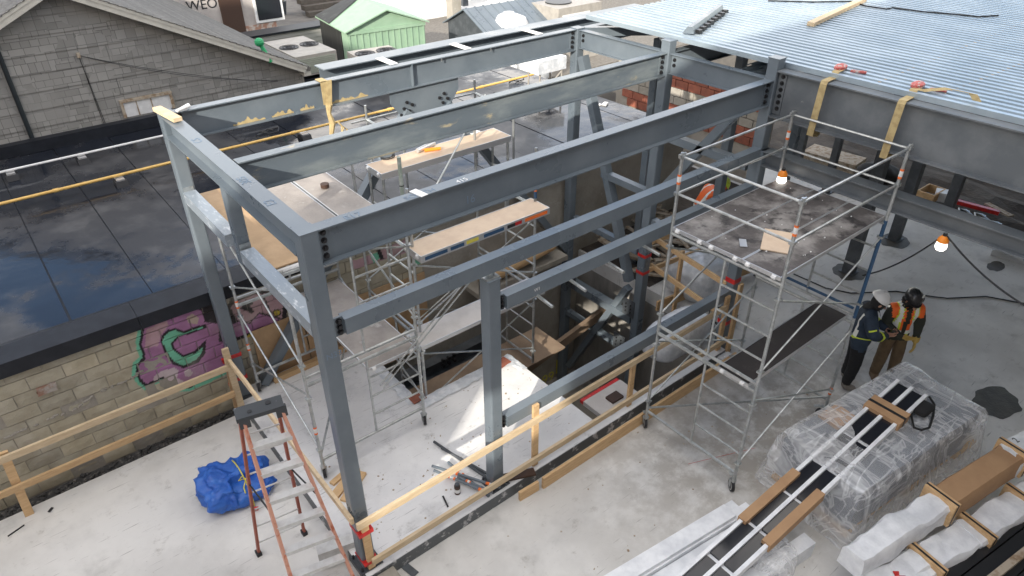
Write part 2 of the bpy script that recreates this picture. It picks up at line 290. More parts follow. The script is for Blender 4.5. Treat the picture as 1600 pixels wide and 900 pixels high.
# ------------------------------------------------------------------ helpers
MW = {}
class MB:
    def __init__(s): s.v = []; s.f = []; s.mi = []; s.cur = 0
    def add(s, vs, fs):
        o = len(s.v); s.v += [Vector(p) for p in vs]
        for f in fs: s.f.append([i+o for i in f]); s.mi.append(s.cur)
        return s
    def box(s, a, b, rot=None, piv=None):
        x0, y0, z0 = a; x1, y1, z1 = b
        vs = [Vector(p) for p in ((x0,y0,z0),(x1,y0,z0),(x1,y1,z0),(x0,y1,z0),(x0,y0,z1),(x1,y0,z1),(x1,y1,z1),(x0,y1,z1))]
        if rot is not None:
            pv = Vector(piv) if piv is not None else (Vector(a)+Vector(b))/2
            vs = [pv + rot @ (p-pv) for p in vs]
        return s.add(vs, [(0,3,2,1),(4,5,6,7),(0,1,5,4),(1,2,6,5),(2,3,7,6),(3,0,4,7)])
    def beam(s, p0, p1, prof, up=(0,0,1)):
        """extrude closed profile [(u,v)] (u sideways, v up) from p0 to p1"""
        p0, p1 = Vector(p0), Vector(p1); d = (p1-p0).normalized(); up = Vector(up)
        if abs(d.dot(up)) > .99: up = Vector((0,1,0))
        sd = d.cross(up).normalized(); u2 = sd.cross(d)
        n = len(prof); vs = [p0+sd*u+u2*w for u, w in prof]+[p1+sd*u+u2*w for u, w in prof]
        return s.add(vs, [tuple(range(n)), tuple(range(2*n-1, n-1, -1))]+[(i, i+n, (i+1) % n+n, (i+1) % n) for i in range(n)])
    def bar(s, p0, p1, w, h, up=(0,0,1)):
        return s.beam(p0, p1, [(-w/2,-h/2),(w/2,-h/2),(w/2,h/2),(-w/2,h/2)], up)
    def ibeam(s, p0, p1, w, h, tf, tw, up=(0,0,1)):
        a, b, c = w/2, h/2, tw/2
        return s.beam(p0, p1, [(-a,-b),(a,-b),(a,-b+tf),(c,-b+tf),(c,b-tf),(a,b-tf),(a,b),(-a,b),(-a,b-tf),(-c,b-tf),(-c,-b+tf),(-a,-b+tf)], up)
    def tube(s, pts, r, n=8, cap=True, r2=None):
        pts = [Vector(p) for p in pts]; k = len(pts); rs = r if isinstance(r, (list, tuple)) else [r]*k
        prev = None; vs = []
        for i, p in enumerate(pts):
            d = ((pts[min(i+1, k-1)]-p).normalized()+(p-pts[max(i-1, 0)]).normalized())
            d = d.normalized() if d.length > 1e-6 else Vector((0,0,1))
            if prev is None:
                a = Vector((0,0,1)) if abs(d.z) < .9 else Vector((1,0,0)); e = d.cross(a).normalized()
            else:
                e = (prev-d*prev.dot(d)); e = e.normalized() if e.length > 1e-6 else d.orthogonal().normalized()
            prev = e; g = d.cross(e)
            vs += [p+(e*math.cos(2*math.pi*j/n)+g*math.sin(2*math.pi*j/n))*rs[i] for j in range(n)]
        fs = [(i*n+j, i*n+(j+1) % n, (i+1)*n+(j+1) % n, (i+1)*n+j) for i in range(k-1) for j in range(n)]
        if cap: fs += [tuple(range(n-1, -1, -1)), tuple(range((k-1)*n, k*n))]
        return s.add(vs, fs)
    def poly(s, pts, h, axis=(0,0,1)):
        ax = Vector(axis)*h; n = len(pts); vs = [Vector(p) for p in pts]+[Vector(p)+ax for p in pts]
        return s.add(vs, [tuple(range(n-1,-1,-1)), tuple(range(n, 2*n))]+[(i, (i+1) % n, (i+1) % n+n, i+n) for i in range(n)])
    def ball(s, c, r, n=10, k=7, z0=-1.0, z1=1.0):
        c = Vector(c); r = Vector(r) if not isinstance(r, (int, float)) else Vector((r, r, r)); vs = []
        a0, a1 = math.asin(max(-1, z0)), math.asin(min(1, z1))
        for i in range(k+1):
            t = a0+(a1-a0)*i/k
            vs += [c+Vector((r.x*math.cos(t)*math.cos(2*math.pi*j/n), r.y*math.cos(t)*math.sin(2*math.pi*j/n), r.z*math.sin(t))) for j in range(n)]
        fs = [(i*n+j, i*n+(j+1) % n, (i+1)*n+(j+1) % n, (i+1)*n+j) for i in range(k) for j in range(n)]
        fs += [tuple(range(n-1,-1,-1)), tuple(range(k*n, (k+1)*n))]
        return s.add(vs, fs)
    def disc(s, c, r, h, axis=(0,0,1), n=14):
        c = Vector(c); a = Vector(axis).normalized()*h/2; return s.tube([c-a, c+a], r, n)
    def mesh(s, name, mt, inv=None, smooth=False):
        me = bpy.data.meshes.new(name)
        me.from_pydata([tuple((inv @ p) if inv is not None else p) for p in s.v], [], s.f)
        for q in (mt if isinstance(mt, list) else [mt]): me.materials.append(M[q] if isinstance(q, str) else q)
        if isinstance(mt, list): me.polygons.foreach_set('material_index', s.mi)
        if smooth: me.polygons.foreach_set('use_smooth', [True]*len(me.polygons))
        bm = bmesh.new(); bm.from_mesh(me); bmesh.ops.remove_doubles(bm, verts=bm.verts, dist=1e-6) if False else None
        bmesh.ops.recalc_face_normals(bm, faces=bm.faces); bm.to_mesh(me); bm.free()
        return me
    def build(s, name, mt, parent=None, smooth=False, local=False):
        inv = None
        if parent is not None and not local: inv = MW[parent.name].inverted()
        o = bpy.data.objects.new(name, s.mesh(name, mt, inv, smooth)); COL.objects.link(o)
        if parent is not None: o.parent = parent; MW[o.name] = MW[parent.name].copy()
        else: MW[o.name] = Matrix.Identity(4)
        if smooth:
            try: o.data.set_sharp_from_angle(angle=R(40))
            except Exception: pass
        return o
def tag(o, label=None, cat=None, group=None, kind=None):
    if label: o['label'] = label
    if cat: o['category'] = cat
    if group: o['group'] = group
    if kind: o['kind'] = kind
    return o
def thing(name, label, cat, loc=(0,0,0), rz=0.0, group=None):
    o = bpy.data.objects.new(name, None); COL.objects.link(o); o.empty_display_size = .1
    o.location = loc; o.rotation_euler = (0, 0, rz)
    MW[o.name] = Matrix.Translation(Vector(loc)) @ Matrix.Rotation(rz, 4, 'Z')
    return tag(o, label, cat, group)
def solo(name, mb, mt, label, cat, group=None, smooth=False):
    """a thing that is one mesh, its origin moved to its base"""
    lo = [min(p[i] for p in mb.v) for i in range(3)]; hi = [max(p[i] for p in mb.v) for i in range(3)]
    b = Vector(((lo[0]+hi[0])/2, (lo[1]+hi[1])/2, lo[2])); mb.v = [p-b for p in mb.v]
    o = mb.build(name, mt, None, smooth); o.location = b; MW[o.name] = Matrix.Translation(b)
    return tag(o, label, cat, group)
def struct(name, mb, mt): return tag(mb.build(name, mt), kind='structure')
def inst(name, me, parent, loc, rot=None, scl=None):
    o = bpy.data.objects.new(name, me); COL.objects.link(o); o.parent = parent
    mw = MW[parent.name]; o.location = mw.inverted() @ Vector(loc)
    if rot is not None: o.rotation_euler = rot
    if scl is not None: o.scale = scl
    MW[o.name] = mw @ Matrix.Translation(o.location)
    return o
def boxmesh(name, sx, sy, sz, mt, bev=0.0):
    bm = bmesh.new(); bmesh.ops.create_cube(bm, size=1)
    for v in bm.verts: v.co = Vector((v.co.x*sx, v.co.y*sy, v.co.z*sz))
    if bev: bmesh.ops.bevel(bm, geom=bm.edges[:], offset=bev, segments=1, affect='EDGES')
    me = bpy.data.meshes.new(name); bm.to_mesh(me); bm.free(); me.materials.append(M[mt]); return me
def catenary(p0, p1, sag, n=14, wob=0.0):
    p0, p1 = Vector(p0), Vector(p1); out = []
    for i in range(n+1):
        t = i/n; p = p0.lerp(p1, t); p.z -= sag*4*t*(1-t)
        if wob: p += Vector((mnoise.noise(p*3)*wob, mnoise.noise(p*3+Vector((9,0,0)))*wob, 0))
        out.append(p)
    return out
def text_mesh(body, size, mt, name, parent, mw):
    cu = bpy.data.curves.new(name, 'FONT'); cu.body = body; cu.size = size; cu.extrude = .001
    tmp = bpy.data.objects.new('tmp_text', cu); COL.objects.link(tmp)
    dg = bpy.context.evaluated_depsgraph_get(); me = bpy.data.meshes.new_from_object(tmp.evaluated_get(dg))
    bpy.data.objects.remove(tmp); me.materials.clear(); me.materials.append(M[mt])
    o = bpy.data.objects.new(name, me); COL.objects.link(o); o.parent = parent
    loc = MW[parent.name].inverted() @ mw; o.matrix_local = loc; MW[o.name] = mw
    return o
# ================================================================== setting
HOLE_FRONT = -.05
fl = MB().poly([(-12,-10,-.3),(14.3,-10,-.3),(14.3,7,-.3),(7.2,7,-.3),(7.2,.3,-.3),(6.55,.3,-.3),(6.55,-.2,-.3),(-.1,-.2,-.3),(-.1,3.62,-.3),(-12,3.62,-.3)], .3)
struct('floor', fl, 'floor')
sl = MB().poly([(-.1,-.2,-.25),(6.55,-.2,-.25),(6.55,HOLE_FRONT,-.25),(3.7,HOLE_FRONT,-.25),(3.7,1.95,-.25),(1.95,1.95,-.25),(1.95,3.9,-.25),(-.1,3.9,-.25)], .45)
islab = struct('raised_slab', sl, 'slab')
MB().box((-.098,-.208,.01),(6.548,-.2,.19)).build('edge_form', 'slab_edge', islab)
MB().box((-.108,-.198,.01),(-.1,3.6,.19)).build('edge_form', 'slab_edge', islab)
# basement below the opening
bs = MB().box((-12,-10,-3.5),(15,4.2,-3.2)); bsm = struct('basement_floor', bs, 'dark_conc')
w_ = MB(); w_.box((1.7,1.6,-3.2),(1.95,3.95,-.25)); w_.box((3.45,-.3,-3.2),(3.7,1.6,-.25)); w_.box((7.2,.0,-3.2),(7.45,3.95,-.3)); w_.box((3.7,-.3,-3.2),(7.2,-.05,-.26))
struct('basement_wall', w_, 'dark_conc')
g_ = MB(); g_.box((-12,3.62,-.9),(-.1,3.95,-.14)); struct('debris_strip', g_, 'gravel_strip')
# loose rubble in the strip along the wall
rb = MB(); rnd = random.Random(3)
for i in range(420):
    x = rnd.uniform(-4, -.15); y = rnd.uniform(3.6, 3.93); s_ = rnd.uniform(.008, .03)
    rb.box((x-s_, y-s_*.8, -.15), (x+s_, y+s_*.8, -.13+s_*rnd.uniform(.3, 1.2)), Matrix.Rotation(rnd.uniform(0, 3), 3, 'Z') @ Matrix.Rotation(rnd.uniform(-.4, .4), 3, 'X'))
tag(rb.build('rubble', 'gravel_strip'), 'small grey rubble in the gap along the block wall', 'rubble', kind='stuff')
# far ground: soil beyond the slab, yards and alley behind
gd = MB().poly([(-120,-90,-3.9),(160,-90,-3.9),(160,160,-3.9),(-120,160,-3.9)], .3); struct('ground', gd, 'asphalt')
so = MB(); nx, ny = 24, 40
vs_ = [(14.95+9*i/nx, -12+20*j/ny, -.1+.12*mnoise.noise(Vector((i*.5, j*.5, 1)))+.05*mnoise.noise(Vector((i*1.7, j*1.7, 4)))) for i in range(nx+1) for j in range(ny+1)]
so.add(vs_, [(i*(ny+1)+j, (i+1)*(ny+1)+j, (i+1)*(ny+1)+j+1, i*(ny+1)+j+1) for i in range(nx) for j in range(ny)])
so.box((14.9,-12,-3.6),(24,8,-.3)); struct('soil', so, 'soil')
ye = MB().box((-14,11.9,-3.6),(70,110,-.02)); struct('yard', ye, 'asphalt')
yg = MB().box((12.5,13.5,-.02),(40,25,.02)); struct('gravel_yard', yg, 'gravel')
dsl = MB().box((7.25,2.05,.002),(12.5,6.9,.006)); struct('dirt_patch', dsl, 'soil')
ke = MB().box((14.3,-10,-.25),(14.62,7,.02)); struct('slab_kerb', ke, 'white_paint')
ke = MB().box((14.62,-10,-.6),(14.95,7,-.16)); struct('footing', ke, 'rough_conc')

# ---------------------------------------------------- flat-roofed building with the graffiti wall
ROOFZ = 1.97; WY = 3.95
bld = thing('flat_roof_building', 'low flat building with wet black membrane roof and graffiti on its concrete block wall', 'building', (0, 4.2, 0))
MB().box((-12,WY+.014,-3.2),(3.42,4.4,1.83)).build('wall_core', 'rough_conc', bld)
MB().box((3.42,WY+.01,-3.2),(10.3,4.4,1.80)).build('parged_wall', 'rough_conc', bld)
MB().box((-12,4.4,1.5),(10.3,11.55,ROOFZ-.012)).build('roof_slab', 'black_metal', bld)
MB().box((10.0,4.4,-3.2),(10.25,11.5,1.49)).build('end_wall', 'brick', bld)
MB().box((3.42,WY-.03,1.801),(10.32,WY+.02,ROOFZ+.02)).build('fascia', 'black_metal', bld)
# painted graffiti: outlines read on the wall plane
def WP(l, s, ox, oy): return [(lambda q: (q.x, q.z))(AY(ox+a/s, oy+b/s, WY)) for a, b in l]
PUR, BLK, MINT, WHT, PNK, YEL = (.36,.17,.32), (.025,.02,.024), (.17,.50,.34), (.55,.46,.48), (.46,.30,.33), (.55,.42,.06)
GR = []
def gp(c, l, s=4, ox=0, oy=450): GR.append((c, WP(l, s, ox, oy)))
gp(MINT, [(862,245),(845,345),(868,430),(828,465),(822,545),(858,600),(905,640),(1010,590),(1080,645),(1180,645),(1300,595),(1450,520),(1480,180),(1330,60),(1240,95),(1210,112)])
gp(BLK, [(885,248),(868,345),(892,430),(850,480),(850,545),(880,595),(912,618),(1015,568),(1085,626),(1180,626),(1290,575),(1450,505),(1470,185),(1300,80),(1215,118)])
gp(PUR, [(905,245),(885,345),(912,440),(866,490),(868,540),(893,580),(918,598),(1020,548),(1090,608),(1180,604),(1280,555),(1440,480),(1440,235),(1275,210),(1262,140),(1215,130)])
gp(PNK, [(915,255),(1040,205),(1050,240),(1000,300),(990,360),(905,380)])
gp((.45,.36,.30), [(1165,185),(1200,160),(1240,185),(1235,225),(1180,220)])
gp(BLK, [(1000,330),(1015,290),(1045,262),(1090,247),(1150,266),(1280,222),(1290,250),(1120,308),(1085,345),(1095,380),(1145,418),(1220,388),(1288,322),(1285,405),(1240,465),(1150,502),(1080,478),(1030,415)])
gp(MINT, [(1014,332),(1028,300),(1055,276),(1095,262),(1150,283),(1264,240),(1266,250),(1108,303),(1068,345),(1084,390),(1140,434),(1225,405),(1268,368),(1264,400),(1225,448),(1150,484),(1090,462),(1042,402)])
gp(WHT, [(960,552),(1010,520),(1090,495),(1115,515),(1105,560),(1145,580),(1120,612),(1085,612),(1018,552),(960,585)])
gp(WHT, [(1175+27*math.cos(a*.7), 530+24*math.sin(a*.7)) for a in range(9)])
S5 = dict(s=5, ox=330, oy=440)
gp(BLK, [(60,380),(150,130),(330,60),(530,60),(590,180),(590,345),(400,375),(190,465),(60,470)], **S5)
gp(PNK, [(150,200),(190,160),(330,100),(520,85),(560,180),(550,285),(470,262),(375,238),(300,318),(200,300)], **S5)
gp(BLK, [(392,100),(408,95),(470,240),(458,255)], **S5); gp(BLK, [(225,210),(245,185),(320,150),(330,170),(300,190),(335,230),(320,250)], **S5)
gp(PUR, [(100,430),(160,330),(225,310),(300,332),(372,252),(470,276),(560,298),(560,322),(400,352),(210,432)], **S5)
gp(YEL, [(270,425),(370,375),(500,330),(520,345),(380,400),(275,440)], **S5)
gp(BLK, [(511+34*math.cos(a*.7), 243+30*math.sin(a*.7)) for a in range(9)], **S5); gp(YEL, [(511+24*math.cos(a*.7), 243+21*math.sin(a*.7)) for a in range(9)], **S5)
S6 = dict(s=5, ox=440, oy=360)
gp(PNK, [(540,240),(700,190),(980,60),(990,170),(760,240),(600,300),(540,300)], **S6)
gp(MINT, [(690,190),(740,170),(790,190),(740,240),(720,260)], **S6); gp(BLK, [(740,160),(770,150),(800,220),(770,230)], **S6)
gp(MINT, [(1000,130),(1060,80),(1190,120),(1200,150),(1130,200),(1100,250),(1050,270),(1030,250)], **S6)
gp(BLK, [(1000,120),(1060,70),(1150,125),(1120,180),(1060,220),(1030,215)], **S6); gp(PNK, [(1000,120),(1070,80),(1125,130),(1100,180),(1050,200),(1020,195)], **S6)
GB = [(min(p[0] for p in q), max(p[0] for p in q), min(p[1] for p in q), max(p[1] for p in q)) for _, q in GR]
def inpoly(x, y, q):
    r = False; j = len(q)-1
    for i in range(len(q)):
        a, b = q[i], q[j]
        if (a[1] > y) != (b[1] > y) and x < (b[0]-a[0])*(y-a[1])/(b[1]-a[1])+a[0]: r = not r
        j = i
    return r
def paint(x, z, base):
    c = base
    for (cc, q), g in zip(GR, GB):
        if g[0] <= x <= g[1] and g[2] <= z <= g[3] and inpoly(x, z, q): c = cc
    return c
rnd = random.Random(11); BW, BH = .40, .20
row = 0; z = -.12
while z < 1.79:
    x = -3.6 - (BW/2 if row % 2 else 0)
    while x < 3.4:
        x0, x1 = max(x, -3.6)+.005, min(x+BW, 3.41)-.005; z0, z1 = z+.005, min(z+BH, 1.815)-.005
        if x1-x0 > .05:
            t = rnd.uniform(.85, 1.12); wm = rnd.uniform(-.02, .03)
            base = (.43*t+wm, .395*t+wm*.6, .305*t)
            yf = WY-rnd.uniform(0, .010); ed = .006
            painted = any(g[0] < x1 and g[1] > x0 and g[2] < z1 and g[3] > z0 for g in GB)
            nx, nz_ = (int((x1-x0)/.016)+1, int((z1-z0)/.016)+1) if painted else (4, 2)
            vs_ = []; cs = []
            dep = rnd.random() < .07
            for j in range(nz_+1):
                for i in range(nx+1):
                    u, w2 = x0+(x1-x0)*i/nx, z0+(z1-z0)*j/nz_
                    e = ed if i in (0, nx) or j in (0, nz_) else 0
                    vs_.append((u, yf+e+(.02 if dep else 0)+.004*mnoise.noise(Vector((u*9, w2*9, row))), w2)); cs.append(paint(u, w2, base))
            ng = len(vs_); fs = [(j*(nx+1)+i, j*(nx+1)+i+1, (j+1)*(nx+1)+i+1, (j+1)*(nx+1)+i) for j in range(nz_) for i in range(nx)]
            # sides back to the core
            ring = [i for i in range(nx+1)]+[j*(nx+1)+nx for j in range(1, nz_+1)]+[nz_*(nx+1)+i for i in range(nx-1, -1, -1)]+[j*(nx+1) for j in range(nz_-1, 0, -1)]
            for k in ring: vs_.append((vs_[k][0], WY+.05, vs_[k][2])); cs.append((.2,.19,.16))
            for k in range(len(ring)): a, b_ = ring[k], ring[(k+1) % len(ring)]; fs.append((a, ng+k, ng+(k+1) % len(ring), b_))
            me = bpy.data.meshes.new('block'); o_ = MW[bld.name].translation
            me.from_pydata([(a-o_.x, b_-o_.y, c_-o_.z) for a, b_, c_ in vs_], [], fs)
            ca = me.color_attributes.new('paint', 'FLOAT_COLOR', 'POINT')
            ca.data.foreach_set('color', [q for c_ in cs for q in (*c_, 1)])
            me.materials.append(M['blockface']); o = bpy.data.objects.new('block', me); COL.objects.link(o); o.parent = bld
        x += BW
    z += BH; row += 1
# broken brick patch and open joints
bp_ = AY(72, 607, WY); MB().box((bp_.x-.11, WY-.03, bp_.z-.06),(bp_.x+.11, WY+.03, bp_.z-.005)).box((bp_.x-.10, WY-.035, bp_.z),(bp_.x+.12, WY+.03, bp_.z+.055)).build('exposed_brick', 'brick', bld)
for pl in ([(0,690),(30,675),(75,655),(118,640),(150,615),(180,602),(208,590),(225,577)],):
    q = [AY(a, b_, WY-.012) for a, b_ in pl]; mb = MB()
    for i in range(len(q)-1):
        for k in range(9):
            p = q[i].lerp(q[i+1], rnd.random()); s_ = rnd.uniform(.012, .035)
            mb.ball(p+Vector((0, .004, rnd.uniform(-.015, .015))), (s_, .012, s_*.6), 6, 4)
    tag(mb.build('mortar_crack', 'rough_conc', bld), kind='stuff')
# parapet flashing in lengths
for i in range(8):
    x0 = -12+i*2.75; x1 = x0+2.745
    if x0 < 3.4 or True:
        f = MB(); zz = .002*(i % 2)
        f.beam((x0, 0, 0), (x1, 0, 0), [(-(WY-.06), ROOFZ+.04+zz), (-(WY-.06), 1.81), (-(WY-.045), 1.81), (-(WY-.045), ROOFZ+.03+zz), (-4.25, ROOFZ+.055+zz), (-4.40, ROOFZ+.01), (-4.42, ROOFZ+.01), (-4.26, ROOFZ+.07+zz)])
        if x1 < 11: f.build('parapet_flashing', 'black_metal', bld)
# membrane sheets, lapped
i = 0; x = -12.0
while x < 10.3:
    x1 = min(x+1.03, 10.3)
    t = MB(); t.box((x+.009, 4.41, ROOFZ-.01), (x1-.009, 11.45, ROOFZ+.006*(i % 2)), Matrix.Rotation(.002*((i*5) % 3-1), 3, 'Z'))
    t.build('membrane_sheet', 'membrane', bld); x += 1.03-.0; i += 1
# rear parapet against the house
MB().box((-12, 11.32, ROOFZ+.006),(4.9, 11.52, ROOFZ+.24)).build('rear_parapet', 'black_metal', bld)
MB().box((4.9, 11.4, ROOFZ+.006),(10.3, 11.55, ROOFZ+.10)).build('rear_parapet', 'black_metal', bld)
# plywood sheets stood against the foot of the wall
for k, (x0, x1, zt) in enumerate(((.35,1.15,1.12),(1.17,1.93,1.16),(1.98,2.75,1.02),(2.78,3.40,.98))):
    solo('plywood_sheet', MB().box((x0, WY-.055, .205 if x0 < 1.9 else -.6), (x1, WY-.035, zt)), 'ply',
         ('tan plywood sheet against the block wall, nearest the corner column', 'tan plywood sheet against the wall below the green and pink lettering', 'tan plywood sheet against the wall, dropping into the stair opening', 'tan plywood sheet against the wall, farthest along the opening')[k], 'plywood', 'plywood sheets at the wall')
# pipes on the roof
yp = [AZ(-40, 333, 2.14), AZ(205, 272, 2.14), AZ(607, 170, 2.14), AZ(850, 107, 2.16)]
yy = sum(p.y for p in yp)/4; pipe = thing('gas_pipe', 'long yellow gas pipe running across the black roof on rubber blocks', 'pipe', (4, yy, ROOFZ))
MB().tube([(-5, yy, 2.14), (9.9, yy, 2.14)], .028, 10).build('tube', 'yellow_pipe', pipe, True)
for px in (-1.1, 1.6, 3.3, 5.6, 8.2):
    MB().tube([(px, yy, 2.14), (px+.09, yy, 2.14)], .036, 10).build('coupling', 'yellow_pipe', pipe, True)
wy = AZ(125, 243, 2.12).y; wp = thing('conduit', 'thin white conduit running along the roof below the grey gable', 'pipe', (-2, wy, ROOFZ))
MB().tube([(-6, wy-.05, 2.12), (-1.6, wy, 2.14), (1.0, wy+.02, 2.14), (3.6, wy-.01, 2.14)], .022, 8).build('tube', 'white_paint', wp, True)
def roofblock(x, y, lab):
    t = thing('pipe_support', lab, 'pipe support', (x, y, ROOFZ), 0, 'pipe supports on the roof')
    m_ = MB(); m_.beam((x-.1, y, ROOFZ+.004), (x+.1, y, ROOFZ+.004), [(-.16,0),(.16,0),(.11,.10),(-.11,.10)]); m_.build('rubber_base', 'black_rubber', t)
    MB().box((x-.07, y-.09, ROOFZ+.104), (x+.07, y+.09, ROOFZ+.13)).build('strut', 'bolt_light', t)
roofblock(-.05, yy-.05, 'black rubber block under the yellow pipe, left of the corner column')
roofblock(3.55, yy-.05, 'black rubber block under the yellow pipe, between the two rear beams')
roofblock(-1.55, wy, 'rubber block under the white conduit at the left edge')
roofblock(-.35, wy, 'rubber block under the white conduit, second from the left')
# extra clutter on the roof
solo('paper_scrap', MB().box((10.0-.1, 6.05, ROOFZ+.006), (10.0+.05, 6.15, ROOFZ+.05), Matrix.Rotation(.4, 3, 'Z')).box((9.8, 6.12, ROOFZ+.006), (9.88, 6.2, ROOFZ+.03)), 'white_paint', 'crumpled white paper lying on the roof by the tall columns', 'litter')
for k, (px, py) in enumerate(((410,210),(690,150),(800,128))):
    p = AZ(px, py, ROOFZ+.03); pts = [p+Vector((.25*math.cos(a*.9)+.1*a*.2, .12*math.sin(a*1.3), .02*math.sin(a*2)+.03)) for a in range(11)]
    solo('loose_cable', MB().tube(pts, .014, 6), 'cable', ('tangle of black cable on the roof behind the left strap', 'black hose end on the roof by the bolted plate', 'loose black cable on the roof near the white bag')[k], 'cable', smooth=True)
# ---------------------------------------------------- gabled house
HY = 11.62
PX, PZ, SL = .22, 4.86, .497
hs = thing('gable_house', 'house with grey stone-print siding, cream rake boards and grey shingle roof', 'house', (.2, HY, 2.0))
def wl(z): return PX-(PZ-z)/SL, PX+(PZ-z)/SL
core = MB().poly([(-4.6, HY+.02, -3.5), (5.0, HY+.02, -3.5), (5.0, HY+.02, wl(0)[1] and (PZ-(5.0-PX)*SL)), (PX, HY+.02, PZ), (-4.6, HY+.02, PZ-(PX+4.6)*SL)], 9.5, (0,1,0)); core.build('wall_core', 'siding_grey', hs)
z = 2.02; ch = .345; k = 0
while z < PZ-.1:
    z1 = min(z+ch, PZ-.05); a0, a1 = wl(z); b0, b1 = wl(z1); a0, b0 = max(a0, -4.6), max(b0, -4.6); a1, b1 = min(a1, 5.0), min(b1, 5.0)
    cuts = sorted([a0]+[c for c in (-2.2+.37*(k % 3), .9-.5*(k % 2), 2.75+.45*(k % 3)) if a0+.2 < c < min(a1, b1)-.2]+[a1])
    for c0, c1 in zip(cuts[:-1], cuts[1:]):
        t0 = max(c0, b0) if c0 == a0 else c0; t1 = min(c1, b1) if c1 == a1 else c1
        if t1 <= t0: continue
        e = .004
        vs_ = [(c0+e, HY-.028, z+.004), (c1-e, HY-.028, z+.004), (t1-e, HY-.008, z1-.001), (t0+e, HY-.008, z1-.001)]
        MB().poly(vs_, .03, (0,1,0)).build('siding_panel', 'faux', hs)
    z = z1; k += 1
# rake boards and soffit
for sgn in (-1, 1):
    far = -4.9 if sgn < 0 else 4.95
    p0 = Vector((PX, 0, PZ+.07)); p1 = Vector((far, 0, PZ+.07-abs(far-PX)*SL)); d = (p1-p0).normalized(); nrm = Vector((-d.z, 0, d.x)); nrm = nrm if nrm.z > 0 else -nrm
    def rk(y0, y1, h0, h1, mt, nm, ex=.0):
        q0, q1 = p0+Vector((0,0,0)), p1+d*ex
        MB().add([q+Vector((0, y, 0))+nrm*h for q in (q0, q1) for y in (y0, y1) for h in (h0, h1)], [(0,1,3,2),(4,6,7,5),(0,4,5,1),(2,3,7,6),(0,2,6,4),(1,5,7,3)]).build(nm, mt, hs)
    rk(HY-.36, HY-.335, -.08, .075, 'rake', 'rake_board'); rk(HY-.375, HY-.361, .02, .095, 'rake', 'rake_moulding'); rk(HY-.334, HY+.01, -.03, -.01, 'rake', 'soffit')
    rf = MB().add([q+Vector((0, y, 0))+nrm*h for q in (p0, p1+d*.12) for y in (HY-.33, HY+9.6) for h in (.0, .085)], [(0,1,3,2),(4,6,7,5),(0,4,5,1),(2,3,7,6),(0,2,6,4),(1,5,7,3)]).build('roof_slope', 'shingle', hs)
    Ln = (p1-p0).length+.12; nC = int(Ln/.16)
    for i in range(nC):
        s0, s1 = i*.16, i*.16+.185
        q0, q1 = p0+d*s0, p0+d*min(s1, Ln)
        vs_ = [q0+Vector((0, HY-.39, 0))+nrm*.088, q0+Vector((0, HY+9.6, 0))+nrm*.088, q1+Vector((0, HY+9.6, 0))+nrm*.107, q1+Vector((0, HY-.39, 0))+nrm*.107]
        dn = -nrm*.012; MB().add(vs_+[v+dn for v in vs_], [(0,1,2,3),(7,6,5,4),(0,3,7,4),(3,2,6,7),(2,1,5,6),(1,0,4,5)]).build('shingle_course', 'shingle', rf)
MB().box((4.9, HY-.3, PZ+.07-4.73*SL-.16), (5.08, HY+9.6, PZ+.07-4.73*SL-.02)).build('gutter', 'rake', hs)
# old window
wx0, wx1 = AY(186, 160, HY).x, AY(268, 148, HY).x; wz0, wz1 = 2.22, 2.60
win = MB().box((wx0+.06, HY-.03, wz0), (wx1-.06, HY-.022, wz1-.05)).build('window', 'white_paint', hs)
f = MB(); f.box((wx0, HY-.07, wz1-.06), (wx1, HY-.02, wz1)); f.box((wx0, HY-.06, wz0), (wx0+.06, HY-.021, wz1-.062)); f.box((wx1-.06, HY-.06, wz0), (wx1, HY-.021, wz1-.062)); f.build('frame', 'wood_old', win)
for t in (.3, .58): MB().box((wx0+(wx1-wx0)*t-.012, HY-.045, wz0), (wx0+(wx1-wx0)*t+.012, HY-.031, wz1-.063)).build('mullion', 'wood_old', win)
q = AY(8, 110, HY-.05); MB().tube([(q.x, HY-.06, 4.0), (q.x, HY-.06, 2.03)], .045, 10).build('downpipe', 'drainpipe', hs, True)
hk = AY(122, 85, HY-.04); MB().box((hk.x-.03, HY-.08, hk.z-.06), (hk.x+.03, HY-.02, hk.z+.03)).build('cable_bracket', 'wood_old', hs)
e1 = AY(163, 195, HY-.05); e2 = AY(430, 125, HY-.05)
for k in range(2):
    MB().tube(catenary((hk.x, HY-.05, hk.z-.02), (e1.x+.03*k, HY-.045, e1.z), .05-.02*k), .006, 5).build('wire', 'wire', hs)
    MB().tube(catenary((hk.x, HY-.05, hk.z-.02), (e2.x, HY-.2, e2.z+.03*k), .10+.05*k), .006, 5).build('wire', 'wire', hs)
# ---------------------------------------------------- back yards
# mint green shed
s0 = AZ(548, 106, .3); shx0, shx1, shy0 = 8.8, 11.55, 16.2
sh = thing('garden_shed', 'mint green metal shed with one side covered in black sheeting', 'shed', (10.2, 17.5, 0))
MB().box((shx0, shy0, 0), (shx1, shy0+2.6, 2.0)).build('body', 'shed_green', sh)
MB().poly([(shx0, shy0-.001, 2.0), (shx1, shy0-.001, 2.0), ((shx0+shx1)/2, shy0-.001, 2.5)], 2.6, (0,1,0)).build('gable', 'shed_green', sh)
MB().box((shx0-.03, shy0+.55, .35), (shx0-.005, shy0+2.61, 2.02)).build('black_sheeting', 'black_paint', sh)
n_ = 12
for i in range(n_+1):
    x = shx0+.05+(shx1-shx0-.1)*i/n_; MB().box((x-.02, shy0-.03, .02), (x+.02, shy0-.002, 1.9)).build('rib', 'shed_green', sh)
MB().box((shx0-.02, shy0-.045, 1.9), (shx1+.02, shy0-.003, 2.0)).build('door_header', 'shed_green', sh)
